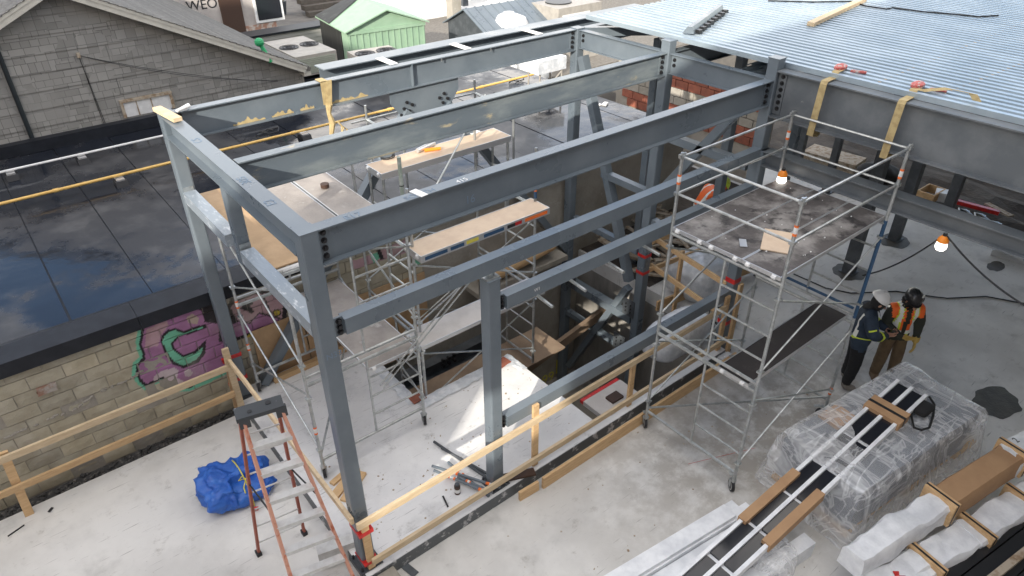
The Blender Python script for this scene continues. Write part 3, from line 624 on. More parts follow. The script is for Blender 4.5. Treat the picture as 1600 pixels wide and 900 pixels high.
for sgn in (-1, 1):
    cx = (shx0+shx1)/2; ex = shx0-.12 if sgn < 0 else shx1+.12
    MB().add([(cx, shy0-.15, 2.53), (ex, shy0-.15, 1.99), (ex, shy0+2.75, 1.99), (cx, shy0+2.75, 2.53), (cx, shy0-.15, 2.57), (ex, shy0-.15, 2.03), (ex, shy0+2.75, 2.03), (cx, shy0+2.75, 2.57)], [(0,1,2,3),(7,6,5,4),(0,4,5,1),(1,5,6,2),(2,6,7,3),(3,7,4,0)]).build('roof_panel', 'shed_green', sh)
MB().add([(shx0-.13, shy0+1.3, 2.04), (shx0-.13, shy0+2.76, 2.04), ((shx0+shx1)/2, shy0+2.76, 2.58), ((shx0+shx1)/2-.1, shy0+2.1, 2.565)], [(0,1,2,3)]).add([(shx0-.13, shy0+1.3, 2.05), (shx0-.13, shy0+2.76, 2.05), ((shx0+shx1)/2, shy0+2.76, 2.59), ((shx0+shx1)/2-.1, shy0+2.1, 2.575)], [(3,2,1,0)]).build('black_sheeting', 'black_paint', sh)
sh.rotation_euler[2] = R(-7)
# condensers
def condenser(x, y, z, lab, rz=0, w=1.15, d=.95, h=.55, casing='ac_beige'):
    t = thing('air_conditioner', lab, 'air conditioner', (x, y, z), rz, 'air conditioners on the back roofs')
    b = MB(); b.box((-w/2, -d/2, .08), (w/2, d/2, h)); bo = b.build('casing', casing, t, local=True)
    g = MB()
    for i in range(9): zz = .14+i*(h-.2)/9; g.box((-w/2+.05, -d/2-.012, zz), (w/2-.05, -d/2-.001, zz+.02))
    g.build('louvre', 'ac_green', bo, local=True)
    l = MB(); l.box((-w/2+.05, -d/2+.05, 0), (-w/2+.15, d/2-.05, .08)); l.box((w/2-.15, -d/2+.05, 0), (w/2-.05, d/2-.05, .08)); l.build('feet', 'bolt', t, local=True)
    for sx in ((-1, 1) if w > 1 else (0,)):
        cx = sx*w/4; r = min(w/4.6, d/2.5) if w > 1 else d/2.6
        f = MB(); f.disc((cx, 0, h+.004), r, .012, n=18); fo = f.build('fan_opening', 'black_plastic', t, local=True)
        gr = MB()
        for q in (1, .66, .33): gr.tube([(cx+r*q*math.cos(a*math.pi/8), r*q*math.sin(a*math.pi/8), h+.02) for a in range(17)], .007, 4)
        gr.build('grille', 'bolt', fo, local=True)
        bl = MB()
        for a in range(4):
            bl.box((cx+.03, -.05, h+.011), (cx+r*.85, .05, h+.014), Matrix.Rotation(a*math.pi/2, 3, 'Z') @ Matrix.Rotation(.0, 3, 'X'), (cx, 0, h+.012))
        bl.build('fan_blade', 'bolt', fo, local=True)
    return t
RZ2 = 2.2
MB_ = MB().box((5.1, 11.7, -.02), (8.6, 15.2, 1.2)); tag(MB_.build('low_roof', 'black_metal'), kind='structure')
condenser(6.75, 11.05, ROOFZ+.006, 'twin-fan air conditioner in front of the green shed', -.1, 1.15, .95, .76)
p = Vector((5.75, 13.4, 0)); ac2 = condenser(p.x, p.y, 2.0, 'twin-fan air conditioner beside the house eave at left', 0, 1.15, 2.0, .6)
tag(MB().box((p.x-.6, p.y-1.05, 1.205), (p.x+.9, p.y+1.05, 1.995)).build('low_platform', 'black_metal'), kind='structure')
p = AZ(405, 66, 3.35); solo('green_light', MB().ball(p, (.11,.11,.1), 12, 6).tube([p, p+Vector((.15,-.1,-.45))], .05, 8), 'fit_green', 'round green fitting on a grey post at the house eave', 'vent')
# corrugated lean-to wall behind
lt = thing('lap_sided_shed', 'long low outbuilding with grey horizontal lap siding behind the house', 'shed', (8.2, 21, 0))
MB().box((4.0, 20.6, 0), (9.9, 21.2, 1.32)).build('body', 'siding_grey', lt)
for i in range(8): MB().beam((4.0, 20.56, .1+i*.15), (9.9, 20.56, .1+i*.15), [(0,0),(.03,0),(.005,.145),(0,.145)]).build('siding_board', 'siding_grey', lt)
MB().box((3.9, 20.45, 1.33), (9.95, 21.3, 1.39)).build('roof', 'black_metal', lt)
# small grey shed
gs = thing('small_shed', 'small dark grey shed with ribbed metal roof behind the rear beam', 'shed', (15, 16.5, 0))
MB().box((13.4, 15.2, 0), (16.8, 17.6, 1.45)).build('body', 'steel_dark', gs)
MB().poly([(13.401, 15.2, 1.45), (13.401, 17.6, 1.45), (13.401, 16.4, 2.05)], 3.398, (1,0,0)).build('gable', 'steel_dark', gs)
for sgn in (-1, 1):
    ey = 15.05 if sgn < 0 else 17.75
    r_ = MB().add([(13.25, 16.4, 2.08), (16.95, 16.4, 2.08), (16.95, ey, 1.41), (13.25, ey, 1.41), (13.25, 16.4, 2.12), (16.95, 16.4, 2.12), (16.95, ey, 1.45), (13.25, ey, 1.45)], [(0,1,2,3),(7,6,5,4),(0,4,5,1),(1,5,6,2),(2,6,7,3),(3,7,4,0)]).build('roof_panel', 'steel', gs)
    for i in range(10):
        x = 13.4+i*.38; MB().bar((x, 16.4, 2.13), (x, ey, 1.46), .04, .03).build('rib', 'steel', r_)
# water tank, big condensers on the far roof
p = AZ(795, 52, 1.2); t = thing('white_tank', 'white rounded plastic tank beside the small grey shed', 'tank', (p.x, p.y, 0))
MB().tube([(p.x, p.y, 0), (p.x, p.y, 1.5), (p.x, p.y, 1.75), (p.x, p.y, 1.88)], [.75,.75,.62,.3], 18).build('body', 'white_paint', t, True); MB().disc((p.x, p.y, 1.9), .2, .08).build('lid', 'white_paint', t)
p = AZ(880, 45, 1.0); t = thing('rooftop_unit', 'large beige rooftop unit with a white label, at the top of the frame', 'air conditioner', (p.x, p.y, 0))
MB().box((p.x-1.1, p.y-.9, .0), (p.x+1.1, p.y+.9, 2.0)).build('casing', 'ac_beige', t)
MB().box((p.x-.9, p.y-.91, 1.3), (p.x+.5, p.y-.9-.002, 1.75)).build('label_plate', 'white_paint', t)
m_ = MB()
for i in range(6): m_.box((p.x-.8+i*.12, p.y-.915, 1.45), (p.x-.73+i*.12, p.y-.911, 1.6))
m_.build('lettering', 'blue_paint', t)
MB().disc((p.x-.3, p.y, 2.02), .5, .05, n=18).build('fan_opening', 'black_plastic', t)
p = AZ(815, 40, 1.2); t = thing('rooftop_unit', 'green-grey air conditioner box with a round fan, beside the white tank', 'air conditioner', (p.x+.6, p.y+.4, 0))
MB().box((p.x+.1, p.y, 0), (p.x+1.5, p.y+1.3, 1.35)).build('casing', 'ac_green', t); MB().disc((p.x+.8, p.y+.6, 1.37), .42, .05, n=18).build('fan_opening', 'black_plastic', t)
p = AZ(835, 65, 1.6); t = thing('wrapped_bundle', 'bundle under a white plastic sheet in front of the beige rooftop unit', 'bundle', (p.x, p.y, 0))
MB().ball((p.x+.4, p.y+.4, .8), (.7,.6,.85), 10, 6).build('sheet', 'poly_wrap', t, True)
p = AZ(710, 30, 0); t = thing('concrete_post', 'square concrete post of the raised porch above the gravel', 'post', (p.x, p.y, 0))
MB().box((p.x-.25, p.y-.25, 0), (p.x+.25, p.y+.25, 2.6)).build('shaft', 'rough_conc', t)
t = thing('raised_porch', 'raised grey porch with posts at the top edge of the yard', 'porch', (20, 27, 0))
MB().box((19, 24.5, 2.3), (27, 29, 2.6)).build('deck', 'rough_conc', t); 
for x in (19.3, 23, 26.6): MB().box((x-.15, 24.7, 0), (x+.15, 25.0, 2.29)).build('leg', 'steel_dark', t)
# steps, patio and far house
p = AZ(520, 22, 0); st = thing('garden_steps', 'dark wooden steps up to the white patio', 'steps', (p.x, p.y, 0))
for i in range(4): MB().box((p.x-1.2+i*.0, p.y+i*.4, i*.22+.002), (p.x+1.3, p.y+i*.4+.45, i*.22+.22)).build('tread', 'dkwood', st)
q = AZ(600, 0, .2); pt = MB().box((q.x-3, q.y-4.5, 0), (q.x+6, q.y+6, .22)); tag(pt.build('patio', 'white_paint'), kind='structure')
for k, (px, py) in enumerate(((583,6),(600,3))):
    c = AZ(px, py, .22); t = thing('patio_chair', ('pale blue patio chair on the white patio, left of the pair','pale blue patio chair on the white patio, right of the pair')[k], 'chair', (c.x, c.y, .22), 0, 'patio chairs')
    MB().box((c.x-.25, c.y-.25, .62), (c.x+.25, c.y+.25, .66)).build('seat', 'poly_wrap', t); MB().box((c.x-.25, c.y+.22, .67), (c.x+.25, c.y+.26, 1.1)).build('backrest', 'poly_wrap', t)
    for a in (-.22, .22):
        for b_ in (-.22, .2): MB().tube([(c.x+a, c.y+b_, .22), (c.x+a, c.y+b_, .62)], .02, 6).build('leg', 'poly_wrap', t)
dk = thing('wooden_deck', 'brown timber deck beside the white patio at the top of the picture', 'deck', (20, 32, 0))
for i in range(14): MB().box((18.2+i*.3, 29.4, .25), (18.48+i*.3, 36, .30)).build('board', 'dkwood', dk)
MB().box((18.2, 29.5, 0), (22.4, 35.9, .249)).build('base', 'dkwood', dk)
bk = thing('rear_house', 'old pale stucco and brick house wall with a brown door and scrawled tag', 'house', (10, 30, 0))
a = AZ(300, 50, 0); HYB = 24.6
MB().box((-6, HYB, 0), (9.6, HYB+6, 7)).build('wall', 'stucco', bk)
MB().box((3.5, HYB-.03, 0), (5.8, HYB-.002, 1.5)).build('brick_patch', 'brick', bk); MB().box((8.1, HYB-.03, 0), (9.55, HYB-.002, .85)).build('brick_patch', 'brick', bk)
d0 = AY(362, 20, HYB); dr = MB().box((d0.x-.42, HYB-.06, .1), (d0.x+.42, HYB-.004, 2.1)).build('door', 'door_brown', bk)
MB().box((d0.x-.7, HYB-.9, .0), (d0.x+.7, HYB-.07, .12)).build('door_step', 'steel_dark', bk)
MB().box((d0.x+.9, HYB-.08, .9), (d0.x+2.1, HYB-.004, 2.1)).build('window', 'white_paint', bk); MB().box((d0.x+1.0, HYB-.1, 1.0), (d0.x+2.0, HYB-.081, 2.0)).build('pane', 'pane', bk)
tg = AY(288, 16, HYB-.01); text_mesh('WEOR', .5, 'black_plastic', 'tag_lettering', bk, Matrix.Translation((tg.x+.1, HYB-.012, tg.z-.05)) @ Matrix.Rotation(R(90), 4, 'X'))
# yard planter with yellow flowers
p = AZ(441, 22, 0); t = thing('flower_planter', 'pot of yellow flowers on the patio behind the house roof', 'plant', (p.x, p.y, 0))
MB().tube([(p.x, p.y, 0), (p.x, p.y, .6)], [.2,.3], 10).build('pot', 'steel_dark', t)
fb = MB(); rn = random.Random(5)
for i in range(260):
    d = Vector((rn.gauss(0,1), rn.gauss(0,1), rn.gauss(0,1))).normalized()*rn.uniform(.2,.42); c = Vector((p.x, p.y, .95))+d; u = d.orthogonal().normalized()*.05; v = d.cross(u).normalized()*.05
    fb.add([c-u-v, c+u-v, c+u+v, c-u+v], [(0,1,2,3)])
fb.build('flowers', 'yellow_pipe', t)
# utility posts
for k, (px, py) in enumerate(((425,42),(557,20))):
    c = AZ(px, py, 0); solo('yard_post', MB().tube([c, c+Vector((0,0,3.2))], .06, 8), 'galv', ('grey steel post in the yard left of the shed','thin white post by the garden steps')[k], 'post')
# ================================================================== steel frame
H = 4.583; LX = 6.70; W1 = 1.81; W2 = 3.77; CS = .166
fr = thing('steel_structure', 'grey-blue bolted steel frame of columns, beams and rails over the stair opening', 'steel frame', (0, 0, .2))
def bolts(part, pts, axis, r=.019, h=.028, mt='bolt'):
    ax = Vector(axis)
    for p in pts:
        p = Vector(p); MB().disc(p+ax*h*.5, r, h, ax, 6).disc(p+ax*.004, r*1.5, .008, ax, 10).build('bolt', mt, part)
def column(x, y, z0, z1, s=CS, mt='steel', cap=True, base=True):
    c = MB(); h = s/2
    # tube with rounded corners
    r = .018; prof = []
    for sx, sy, a0 in ((1,1,0),(-1,1,90),(-1,-1,180),(1,-1,270)):
        for k in range(3):
            a = R(a0+45*k); prof.append((sx*(h-r)+r*math.cos(a), sy*(h-r)+r*math.sin(a)))
    n = len(prof); c.add([(x+a, y+b, z0) for a, b in prof]+[(x+a, y+b, z1) for a, b in prof], [tuple(range(n-1,-1,-1)), tuple(range(n,2*n))]+[(i,(i+1)%n,(i+1)%n+n,i+n) for i in range(n)])
    o = c.build('column', mt, fr)
    if cap: MB().box((x-h-.004, y-h-.004, z1), (x+h+.004, y+h+.004, z1+.012)).build('cap_plate', mt, o)
    if base:
        MB().box((x-.14, y-.14, z0), (x+.14, y+.14, z0+.02)).build('base_plate', 'steel_dark', o)
        for a in (-.11, .11):
            for b in (-.11, .11): MB().disc((x+a, y+b, z0+.045), .014, .05).build('anchor_bolt', 'bolt', o)
    return o
colA = column(0, 0, .2, H); colB = column(0, W2, .2, H); colC = column(LX, 0, 0, 4.85)
colD = column(LX, W1, -3.2, 4.74, base=False); colE = column(LX, W2, -3.2, H, base=False)
colM = column(1.885, -.02, .2, 3.37)
# three long roof beams with end plates and bolts
for y, mt in ((0, 'steel'), (W1, 'steel_worn'), (W2, 'steel')):
    b = MB(); x0 = .092 if y != W1 else .10
    b.ibeam((x0, y, H-.175), (LX-.09, y, H-.175), .134, .35, .014, .010); bo = b.build('beam', mt, fr)
    for xe, sg in ((x0, 1), (LX-.09, -1)):
        if y == W1 and sg == 1: continue
        MB().box((min(xe+.004*sg, xe+.10*sg), y-.017, H-.32), (max(xe+.004*sg, xe+.10*sg), y-.006, H-.03)).build('shear_plate', mt, bo)
        bolts(bo, [(xe+.05*sg, y-.017, H-.06-.075*i) for i in range(4)], (0,-1,0))
# web stiffener on the rear beam
xs = AY(643, 110, W2-.03).x; MB().box((xs-.006, W2-.066, H-.335), (xs+.006, W2-.006, H-.015)).build('stiffener', 'steel', fr)
# erection lugs hanging below the rear beam flange
for px in (502, 690, 767): x = AY(px, 100, W2-.06).x; MB().box((x-.01, W2-.069, H-.06), (x+.01, W2-.062, H-.014)).build('lug', 'galv', fr)
# side beam between the corner columns
b = MB().ibeam((0, .088, H-.13), (0, W2-.088, H-.13), .166, .26, .016, .012); sb = b.build('beam', 'steel', fr)
# short rails on that side, silver wrapped
for y0, y1 in ((W2-.09, 2.25), (1.80, .10)):
    MB().bar((0, y0, 3.53), (0, y1, 3.53), .15, .15).build('rail', 'silver', fr)
for y in (W2-.085, 1.83): MB().box((-.06, y-.006, 3.46), (.06, y+.006, 3.66)).build('end_plate', 'galv', fr)
column(0, 1.92, 3.40, H-.262, .14, cap=False, base=False)
# front rails
def rail(x0, x1, zc, y=-.025, h=.17, w=.125, mt='steel', end=True):
    o = MB().bar((x0+.06, y, zc), (x1, y, zc), w, h).build('rail', mt, fr)
    if end:
        MB().box((x0-.03, y-.012, zc-.10), (x0+.062, y+.012, zc+.10)).build('end_plate', mt, o)
        bolts(o, [(x0+.02, y-.012, zc-.06+.06*i) for i in range(3)], (0,-1,0), .021, .03)
    return o
r1 = rail(.12, LX-.085, 3.555); r2 = rail(2.0, LX-.085, 3.01); r3 = rail(1.995, LX-.085, 1.225)
MB().box((1.80, -.085, 3.383), (1.97, .06, 3.40)).build('saddle_plate', 'galv', fr)
MB().box((1.86, -.05, 3.40), (1.872, .03, 3.468)).box((1.92, -.05, 3.40), (1.932, .03, 3.468)).build('saddle_bracket', 'galv', fr)
for px, py in ((838,458),(890,427),(949,402),(1005,375)):
    q = AY(px, py, -.05); MB().tube([(q.x, .03, 2.915), (q.x-.03, -.36, 2.915)], .02, 8).build('stub_bar', 'galv', fr, True)
# writing marks in chalk on the steel
text_mesh('E17', .11, 'chalk', 'chalk_mark', fr, Matrix.Translation((.35, -.055, H+.0015)))
text_mesh('SOUTH', .10, 'chalk', 'chalk_mark', fr, Matrix.Translation((.95, -.05, H+.0015)))
text_mesh('415', .085, 'white_paint', 'chalk_mark', fr, Matrix.Translation((1.52, -.045, H+.0015)))
text_mesh('16', .12, 'chalk', 'chalk_mark', fr, Matrix.Translation((1.62, -.0066, H-.27)) @ Matrix.Rotation(R(90), 4, 'X'))
text_mesh('W1', .06, 'white_paint', 'chalk_mark', fr, Matrix.Translation((2.45, -.0895, 2.99)) @ Matrix.Rotation(R(90), 4, 'X'))
text_mesh('N33', .09, 'chalk', 'chalk_mark', fr, Matrix.Translation((-.055, -.0845, 3.28)) @ Matrix.Rotation(R(90), 4, 'X'))
for yy_, tx in ((2.55, 'CS'), (1.2, '305'), (.62, 'E2')): text_mesh(tx, .13, 'chalk', 'chalk_mark', fr, Matrix.Translation((.03, yy_, H+.0015)) @ Matrix.Rotation(R(90), 4, 'Z'))
# cross beams at the far end
for y0, y1 in ((.09, W1-.09), (W1+.09, W2-.09)):
    o = MB().ibeam((LX, y0, H-.16), (LX, y1, H-.16), .12, .30, .012, .010).build('beam', 'steel', fr)
    bolts(o, [(LX-.006, y1-.06, H-.10-.08*i) for i in range(2)], (-1,0,0)); bolts(o, [(LX-.006, y0+.06, H-.10-.08*i) for i in range(2)], (-1,0,0))
# beams running on behind that line, under the deck
for y, z in ((W2, H-.16), (W1, H-.16)): MB().ibeam((LX+.09, y, z), (13.5, y, z), .13, .30, .012, .01).build('beam', 'steel', fr)
MB().bar((LX+.02, W1+.02, 4.70), (LX+.9, W1+.95, 4.60), .12, .10).build('brace', 'steel', fr)
MB().bar((LX+.1, W2-.05, H-.06), (LX+1.9, W2-1.2, H-.1), .12, .14).build('brace', 'steel', fr)
# braces of the far end frame
for (y0, z0), (y1, z1), w in (((3.62,4.15),(2.10,.35),.15), ((2.95,2.22),(1.93,2.22),.13), ((3.66,-.42),(1.92,-.42),.18), ((3.66,-1.2),(1.92,-1.2),.12), ((.32,4.2),(1.55,2.45),.14), ((1.72,3.30),(.12,3.30),.14), ((1.70,1.75),(.1,1.75),.12), ((3.62,1.05),(1.95,1.05),.12), ((2.1,.2),(3.55,-2.6),.14)):
    o = MB().bar((LX, y0, z0), (LX, y1, z1), w*.9, w, (1,0,0)).build('brace', 'steel', fr)
for y, z in ((1.97,-.15), (2.12,-1.05), (3.55,-.3)):
    pl = MB().box((LX-.10, y-.14, z-.18), (LX-.088, y+.14, z+.18)).build('gusset_plate', 'steel_dark', fr)
    for a in (-.06, .06):
        for b in (-.08, 0, .08): MB().disc((LX-.108, y+a, z+b), .016, .02, (1,0,0), 6).build('bolt', 'bolt', pl)
column(LX+1.5, 1.5, -.0, 4.4, .15, 'steel', False, True); column(LX+1.1, 2.9, 0, 4.4, .15, 'steel', False, True); column(LX+2.6, .9, 0, 4.4, .13, 'steel', False, True)
# red tape on columns
def tape(x, y, z, s=CS, lean=0.0, w=.06):
    h = s/2+.003; k = Matrix.Rotation(lean, 3, 'Y')
    MB().box((x-h, y-h, z-w/2), (x+h, y+h, z+w/2), k).build('tape_band', 'red_tape', fr)
for z_, w in ((.84, .055), (.33, .035)): MB().box((-.088, -.147, z_-w/2), (.088, .088, z_+w/2)).build('tape_band', 'red_tape', fr)
for z_, dz in ((.98, .015), (.56, -.02)): MB().box((-.088, W2-.088, z_-.03), (.088, W2+.088, z_+.03), Matrix.Rotation(.06, 3, 'Y')).box((-.20, W2-.14, z_-.03+dz), (-.087, W2-.086, z_+.035+dz)).build('tape_band', 'red_tape', fr)
tape(LX, 0, 1.42, CS, 0, .08); tape(LX, 0, .62, CS, 0, .07); tape(LX, W1, 1.05, CS); tape(LX, W1, .70, CS)
# rear plate beam beyond the back beam
ra, rb_ = AZ(515, 107, 4.6), AZ(935, 20, 4.6)
MB().ibeam((2.25, 4.36, H-.16), (8.9, 4.36, H-.16), .30, .33, .016, .012).build('beam', 'steel', fr)
for x in (3.15, 4.45, 5.9): MB().box((x-.06, W2+.05, H+.003), (x+.06, 4.24, H+.014)).build('shim', 'white_paint', fr)
pb = MB().poly([(3.0, W2-.008, H-.352), (4.2, W2-.008, H-.352), (4.2, W2-.008, 4.05), (3.95, W2-.008, 3.72), (3.25, W2-.008, 3.72), (3.0, W2-.008, 4.05)], .016, (0,1,0)).build('gusset_plate', 'steel', fr)
for cx, sg in ((3.2, 1), (3.98, -1)):
    for b in range(3):
        for c in range(2): MB().disc((cx+sg*(.055*b-.05)+c*.085*sg, W2-.025, 3.86+b*.085-c*.05), .024, .03, (0,1,0), 6).build('bolt', 'bolt', pb)
for (x0, z0), (x1, z1) in (((.30,.24),(3.28,3.90)), ((3.95,3.86),(6.62,.32))): MB().bar((x0, W2, z0), (x1, W2, z1), .13, .15, (0,1,0)).build('brace', 'steel', fr)
rn = random.Random(21)
for (px0, py0, L_) in ((365,197,.42), (425,182,.30), (470,176,.2), (520,166,.55)):     # bare patches where paint has come off the web
    q = AY(px0, py0, W2-.008); m_ = MB(); n_ = 26; pts = []
    for i in range(n_+1): pts.append((q.x+L_*i/n_, W2-.0068, H-.334))
    for i in range(n_, -1, -1): pts.append((q.x+L_*i/n_, W2-.0068, H-.33+.010+.10*max(0, mnoise.noise(Vector((i*.21+px0, 0, 3)))*.8+mnoise.noise(Vector((i*.6+px0, 0, 8)))*.25+.3)*math.sin(math.pi*min(1, max(.05, i/n_)))**.5))
    m_.add(pts, [tuple(range(len(pts)))]); m_.build('bare_patch', 'strap', fr)
# main deck girder and lower beam running toward the right
mb_ = MB().ibeam((LX, -.09, 4.41), (LX, -9, 4.41), .19, .62, .018, .012, (0,0,1)).build('girder', 'steel_main', fr)
MB().box((LX-.022, -.20, 4.14), (LX-.008, -.09, 4.70)).build('shear_plate', 'steel_main', mb_)
bolts(mb_, [(LX-.022, -.15, 4.64-.085*i) for i in range(6)], (-1,0,0), .02, .02)
MB().ibeam((LX, -.09, 3.51), (LX, -9, 3.51), .20, .22, .018, .014).build('beam', 'steel_main', fr)
for i in range(3): bolts(fr, [(LX-.02, -.005-.084+.0, 3.15)], (0,-1,0)) if False else None
MB().box((LX-.11, -.13, 3.0), (LX+.05, -.086, 3.62)).build('gusset_plate', 'steel', fr)
# dark posts holding the deck farther back
def post(px, py, s, ztop):
    q = AZ(px, py, 0); o = MB().box((q.x-s/2, q.y-s/2, 0), (q.x+s/2, q.y+s/2, ztop)).build('column', 'steel_dark', fr)
    MB().box((q.x-.14, q.y-.14, .0), (q.x+.14, q.y+.14, .015)).build('base_plate', 'steel_dark', o); return q
for px, py in ((1397,373),(1326,424),(1478,336)): post(px, py, .2, 4.6)
for px, py in ((1290,300),(1245,262)): post(px, py, .15, 4.6)

# ================================================================== metal roof deck
dk = thing('metal_roof_deck', 'bright corrugated galvanised steel roof deck laid over the girders', 'roof deck', (9, -2, 4.74))
PIT = .152; NR = 6
def deck_panel(x0, y0, y1, z, nr=NR):
    m_ = MB(); pf = []
    for i in range(nr):
        a = x0+i*PIT; pf += [(a, .042), (a+.072, .042), (a+.082, -.040), (a+.142, -.040)]
    pf.append((x0+nr*PIT, .042)); n = len(pf)
    vs_ = [(a, y, z+h) for y in (y0, y1) for a, h in pf]+[(a, y, z+h-.0015) for y in (y0, y1) for a, h in pf]
    fs = [(i, i+1, n+i+1, n+i) for i in range(n-1)]+[(2*n+n+i, 2*n+n+i+1, 2*n+i+1, 2*n+i) for i in range(n-1)]
    m_.add(vs_, fs); o = m_.build('deck_panel', 'deckmetal', dk); return o
x = 6.82; i = 0
while x < 22:
    yt = 3.62+.1*((i*7) % 3)/3
    deck_panel(x, -11, -4.2+.12*(i % 2), 4.742-.002*(i % 2)); deck_panel(x, -4.3+.12*(i % 2), yt, 4.745+.002*(i % 2)); x += NR*PIT; i += 1
MB().box((6.805, -11, 4.722), (6.818, 3.7, 4.79)).build('edge_trim', 'deckmetal', dk)
# short deck offcuts tucked below beside the column
oc = thing('deck_offcuts', 'short stack of corrugated deck offcuts beside the tall column', 'deck panels', (7.2, .9, 4.3))
for k in range(3): 
    m_ = MB(); x0 = 6.95+k*.14
    for j in range(3): m_.beam((x0+.0, .30+j*.2, 4.42+k*.035), (x0+.75, .30+j*.2, 4.42+k*.035), [(-.09,0),(-.05,.035),(.05,.035),(.09,0),(.09,-.002),(.05,.033),(-.05,.033),(-.09,-.002)])
    m_.build('panel', 'deckmetal', oc)
# lying closure strip, timber, cable on the deck
a, b = AZ(1076, 46, 4.86), AZ(1124, 11, 4.86)
cs_ = thing('closure_strip', 'toothed grey closure strip lying on the roof deck', 'metal strip', (a.x, a.y, 4.79)); d = (b-a).normalized(); sd_ = Vector((-d.y, d.x, 0))
MB().beam((a.x, a.y, 4.80), (b.x, b.y, 4.80), [(-.09,0),(.09,0),(.05,.10),(-.02,.10)]).build('body', 'steel', cs_)
for i in range(8): p = a.lerp(b, (i+.5)/8); q = Vector((p.x, p.y, 4.80)); MB().box(q+Vector((-.04,-.04,0))-sd_*.13, q+Vector((.04,.04,.05))-sd_*.13).build('tooth', 'black_plastic', cs_)
a, b = AZ(1266, 40, 4.80), AZ(1349, 1, 4.80); solo('timber_batten', MB().bar((a.x, a.y, 4.82), (b.x, b.y, 4.82), .11, .06), 'timber_pale', 'pale timber batten lying across the roof deck', 'timber')
pts = [AZ(px, py, 4.80) for px, py in ((1200,1),(1270,3),(1330,2),(1352,9),(1385,14),(1395,12),(1440,18),(1480,21),(1530,26),(1560,24))]; solo('roof_cable', MB().tube(pts, .012, 6), 'cable', 'black cable lying across the ribs of the roof deck', 'cable', smooth=True)
# rows of screw stains: small washers along the support lines
wr = MB(); rn = random.Random(2)
for p0, p1, n in (((1370,130),(1600,35),26), ((1475,147),(1600,98),18)):
    for i in range(n):
        t = i/(n-1); q = AZ(p0[0]+(p1[0]-p0[0])*t, p0[1]+(p1[1]-p0[1])*t, 4.786); x = 6.82+(round((q.x-6.82)/PIT))*PIT+.095-.152*0; wr.disc((x, q.y, 4.7895), .009+.012*rn.random()**2, .004, n=8)
tag(wr.build('deck_screw', 'wood_old', dk), kind='stuff')
# straps hung over the girder
def strap(y, lab, tail):
    t = thing('ratchet_strap', lab, 'strap', (LX, y, 4.72), 0, 'straps over the deck girder'); w = .045
    def band(pts):
        m_ = MB(); pts = [Vector(p) for p in pts]
        m_.add([p+Vector((0,s*w,0)) for p in pts for s in (-1,1)]+[p+Vector((.006,s*w,.006)) for p in pts for s in (-1,1)], sum([[(2*i,2*i+1,2*i+3,2*i+2),(2*len(pts)+2*i+2,2*len(pts)+2*i+3,2*len(pts)+2*i+1,2*len(pts)+2*i),(2*i,2*i+2,2*len(pts)+2*i+2,2*len(pts)+2*i),(2*i+3,2*i+1,2*len(pts)+2*i+1,2*len(pts)+2*i+3)] for i in range(len(pts)-1)], [])); return m_
    band([(LX-.10, y+.03, 4.02), (LX-.115, y+.02, 4.12), (LX-.118, y, 4.70), (LX-.10, y, 4.735), (LX+.10, y+.01, 4.738), (LX+.16, y+.02, 4.80), (LX+.3, y+.03, 4.80)]).build('webbing', 'strap', t)
    band([(LX-.10, y+.03, 4.02), (LX+.05, y+.04, 3.98), (LX+.15, y+.04, 4.05)]).build('webbing', 'strap', t)
    MB().ball((LX+.34, y+.06, 4.82), (.12,.075,.045), 10, 5).build('ratchet', 'ratchet', t, True)
    MB().tube([(LX+.30, y-.1, 4.815), (LX+.42, y-.24, 4.80)], .02, 6).build('handle', 'ratchet', t)
    if tail: band([(LX+.2, y-.05, 4.80), (LX+.28, y-.3, 4.87), (LX+.32, y-.55, 4.86), (LX+.3, y-.62, 4.80)]).build('tail', 'strap', t)
strap(AX(1285, 140, LX-.11).y, 'yellow-brown strap over the girder nearest the tall column', False)
strap(AX(1400, 190, LX-.11).y, 'yellow-brown strap over the girder with a looped loose tail', True)
# strap round the rear beam
q = AY(515, 150, W2-.08); t = thing('web_sling', 'tan web sling hung over the rear beam with knotted rope below', 'strap', (q.x, W2, H))
x = q.x
MB().box((x-.10, W2-.085, H-.30), (x-.02, W2-.072, H+.012)).box((x-.10, W2-.085, H+.003), (x+.0, W2+.08, H+.014)).build('webbing', 'strap', t)
MB().add([(x-.02,W2-.088,H+.012),(x+.06,W2-.088,H+.012),(x+.01,W2-.09,H-.34),(x-.06,W2-.09,H-.34),(x-.02,W2-.08,H+.014),(x+.06,W2-.08,H+.014),(x+.01,W2-.08,H-.34),(x-.06,W2-.08,H-.34)], [(0,1,2,3),(7,6,5,4),(0,4,5,1),(1,5,6,2),(2,6,7,3),(3,7,4,0)]).build('webbing', 'strap', t)
MB().tube([(x-.03,W2-.09,H-.30),(x-.05,W2-.09,H-.42),(x-.02,W2-.09,H-.56),(x-.06,W2-.09,H-.72)], [.05,.03,.045,.03], 7).build('tail', 'strap', t)
MB().tube([(x+.05,W2-.1,H-.55),(x+.12,W2-.12,H-.66),(x+.05,W2-.1,H-.78),(x+.18,W2-.1,H-.70),(x+.10,W2-.1,H-.62),(x+.08,W2-.1,H-.85)], .012, 6).build('rope', 'strap', t)
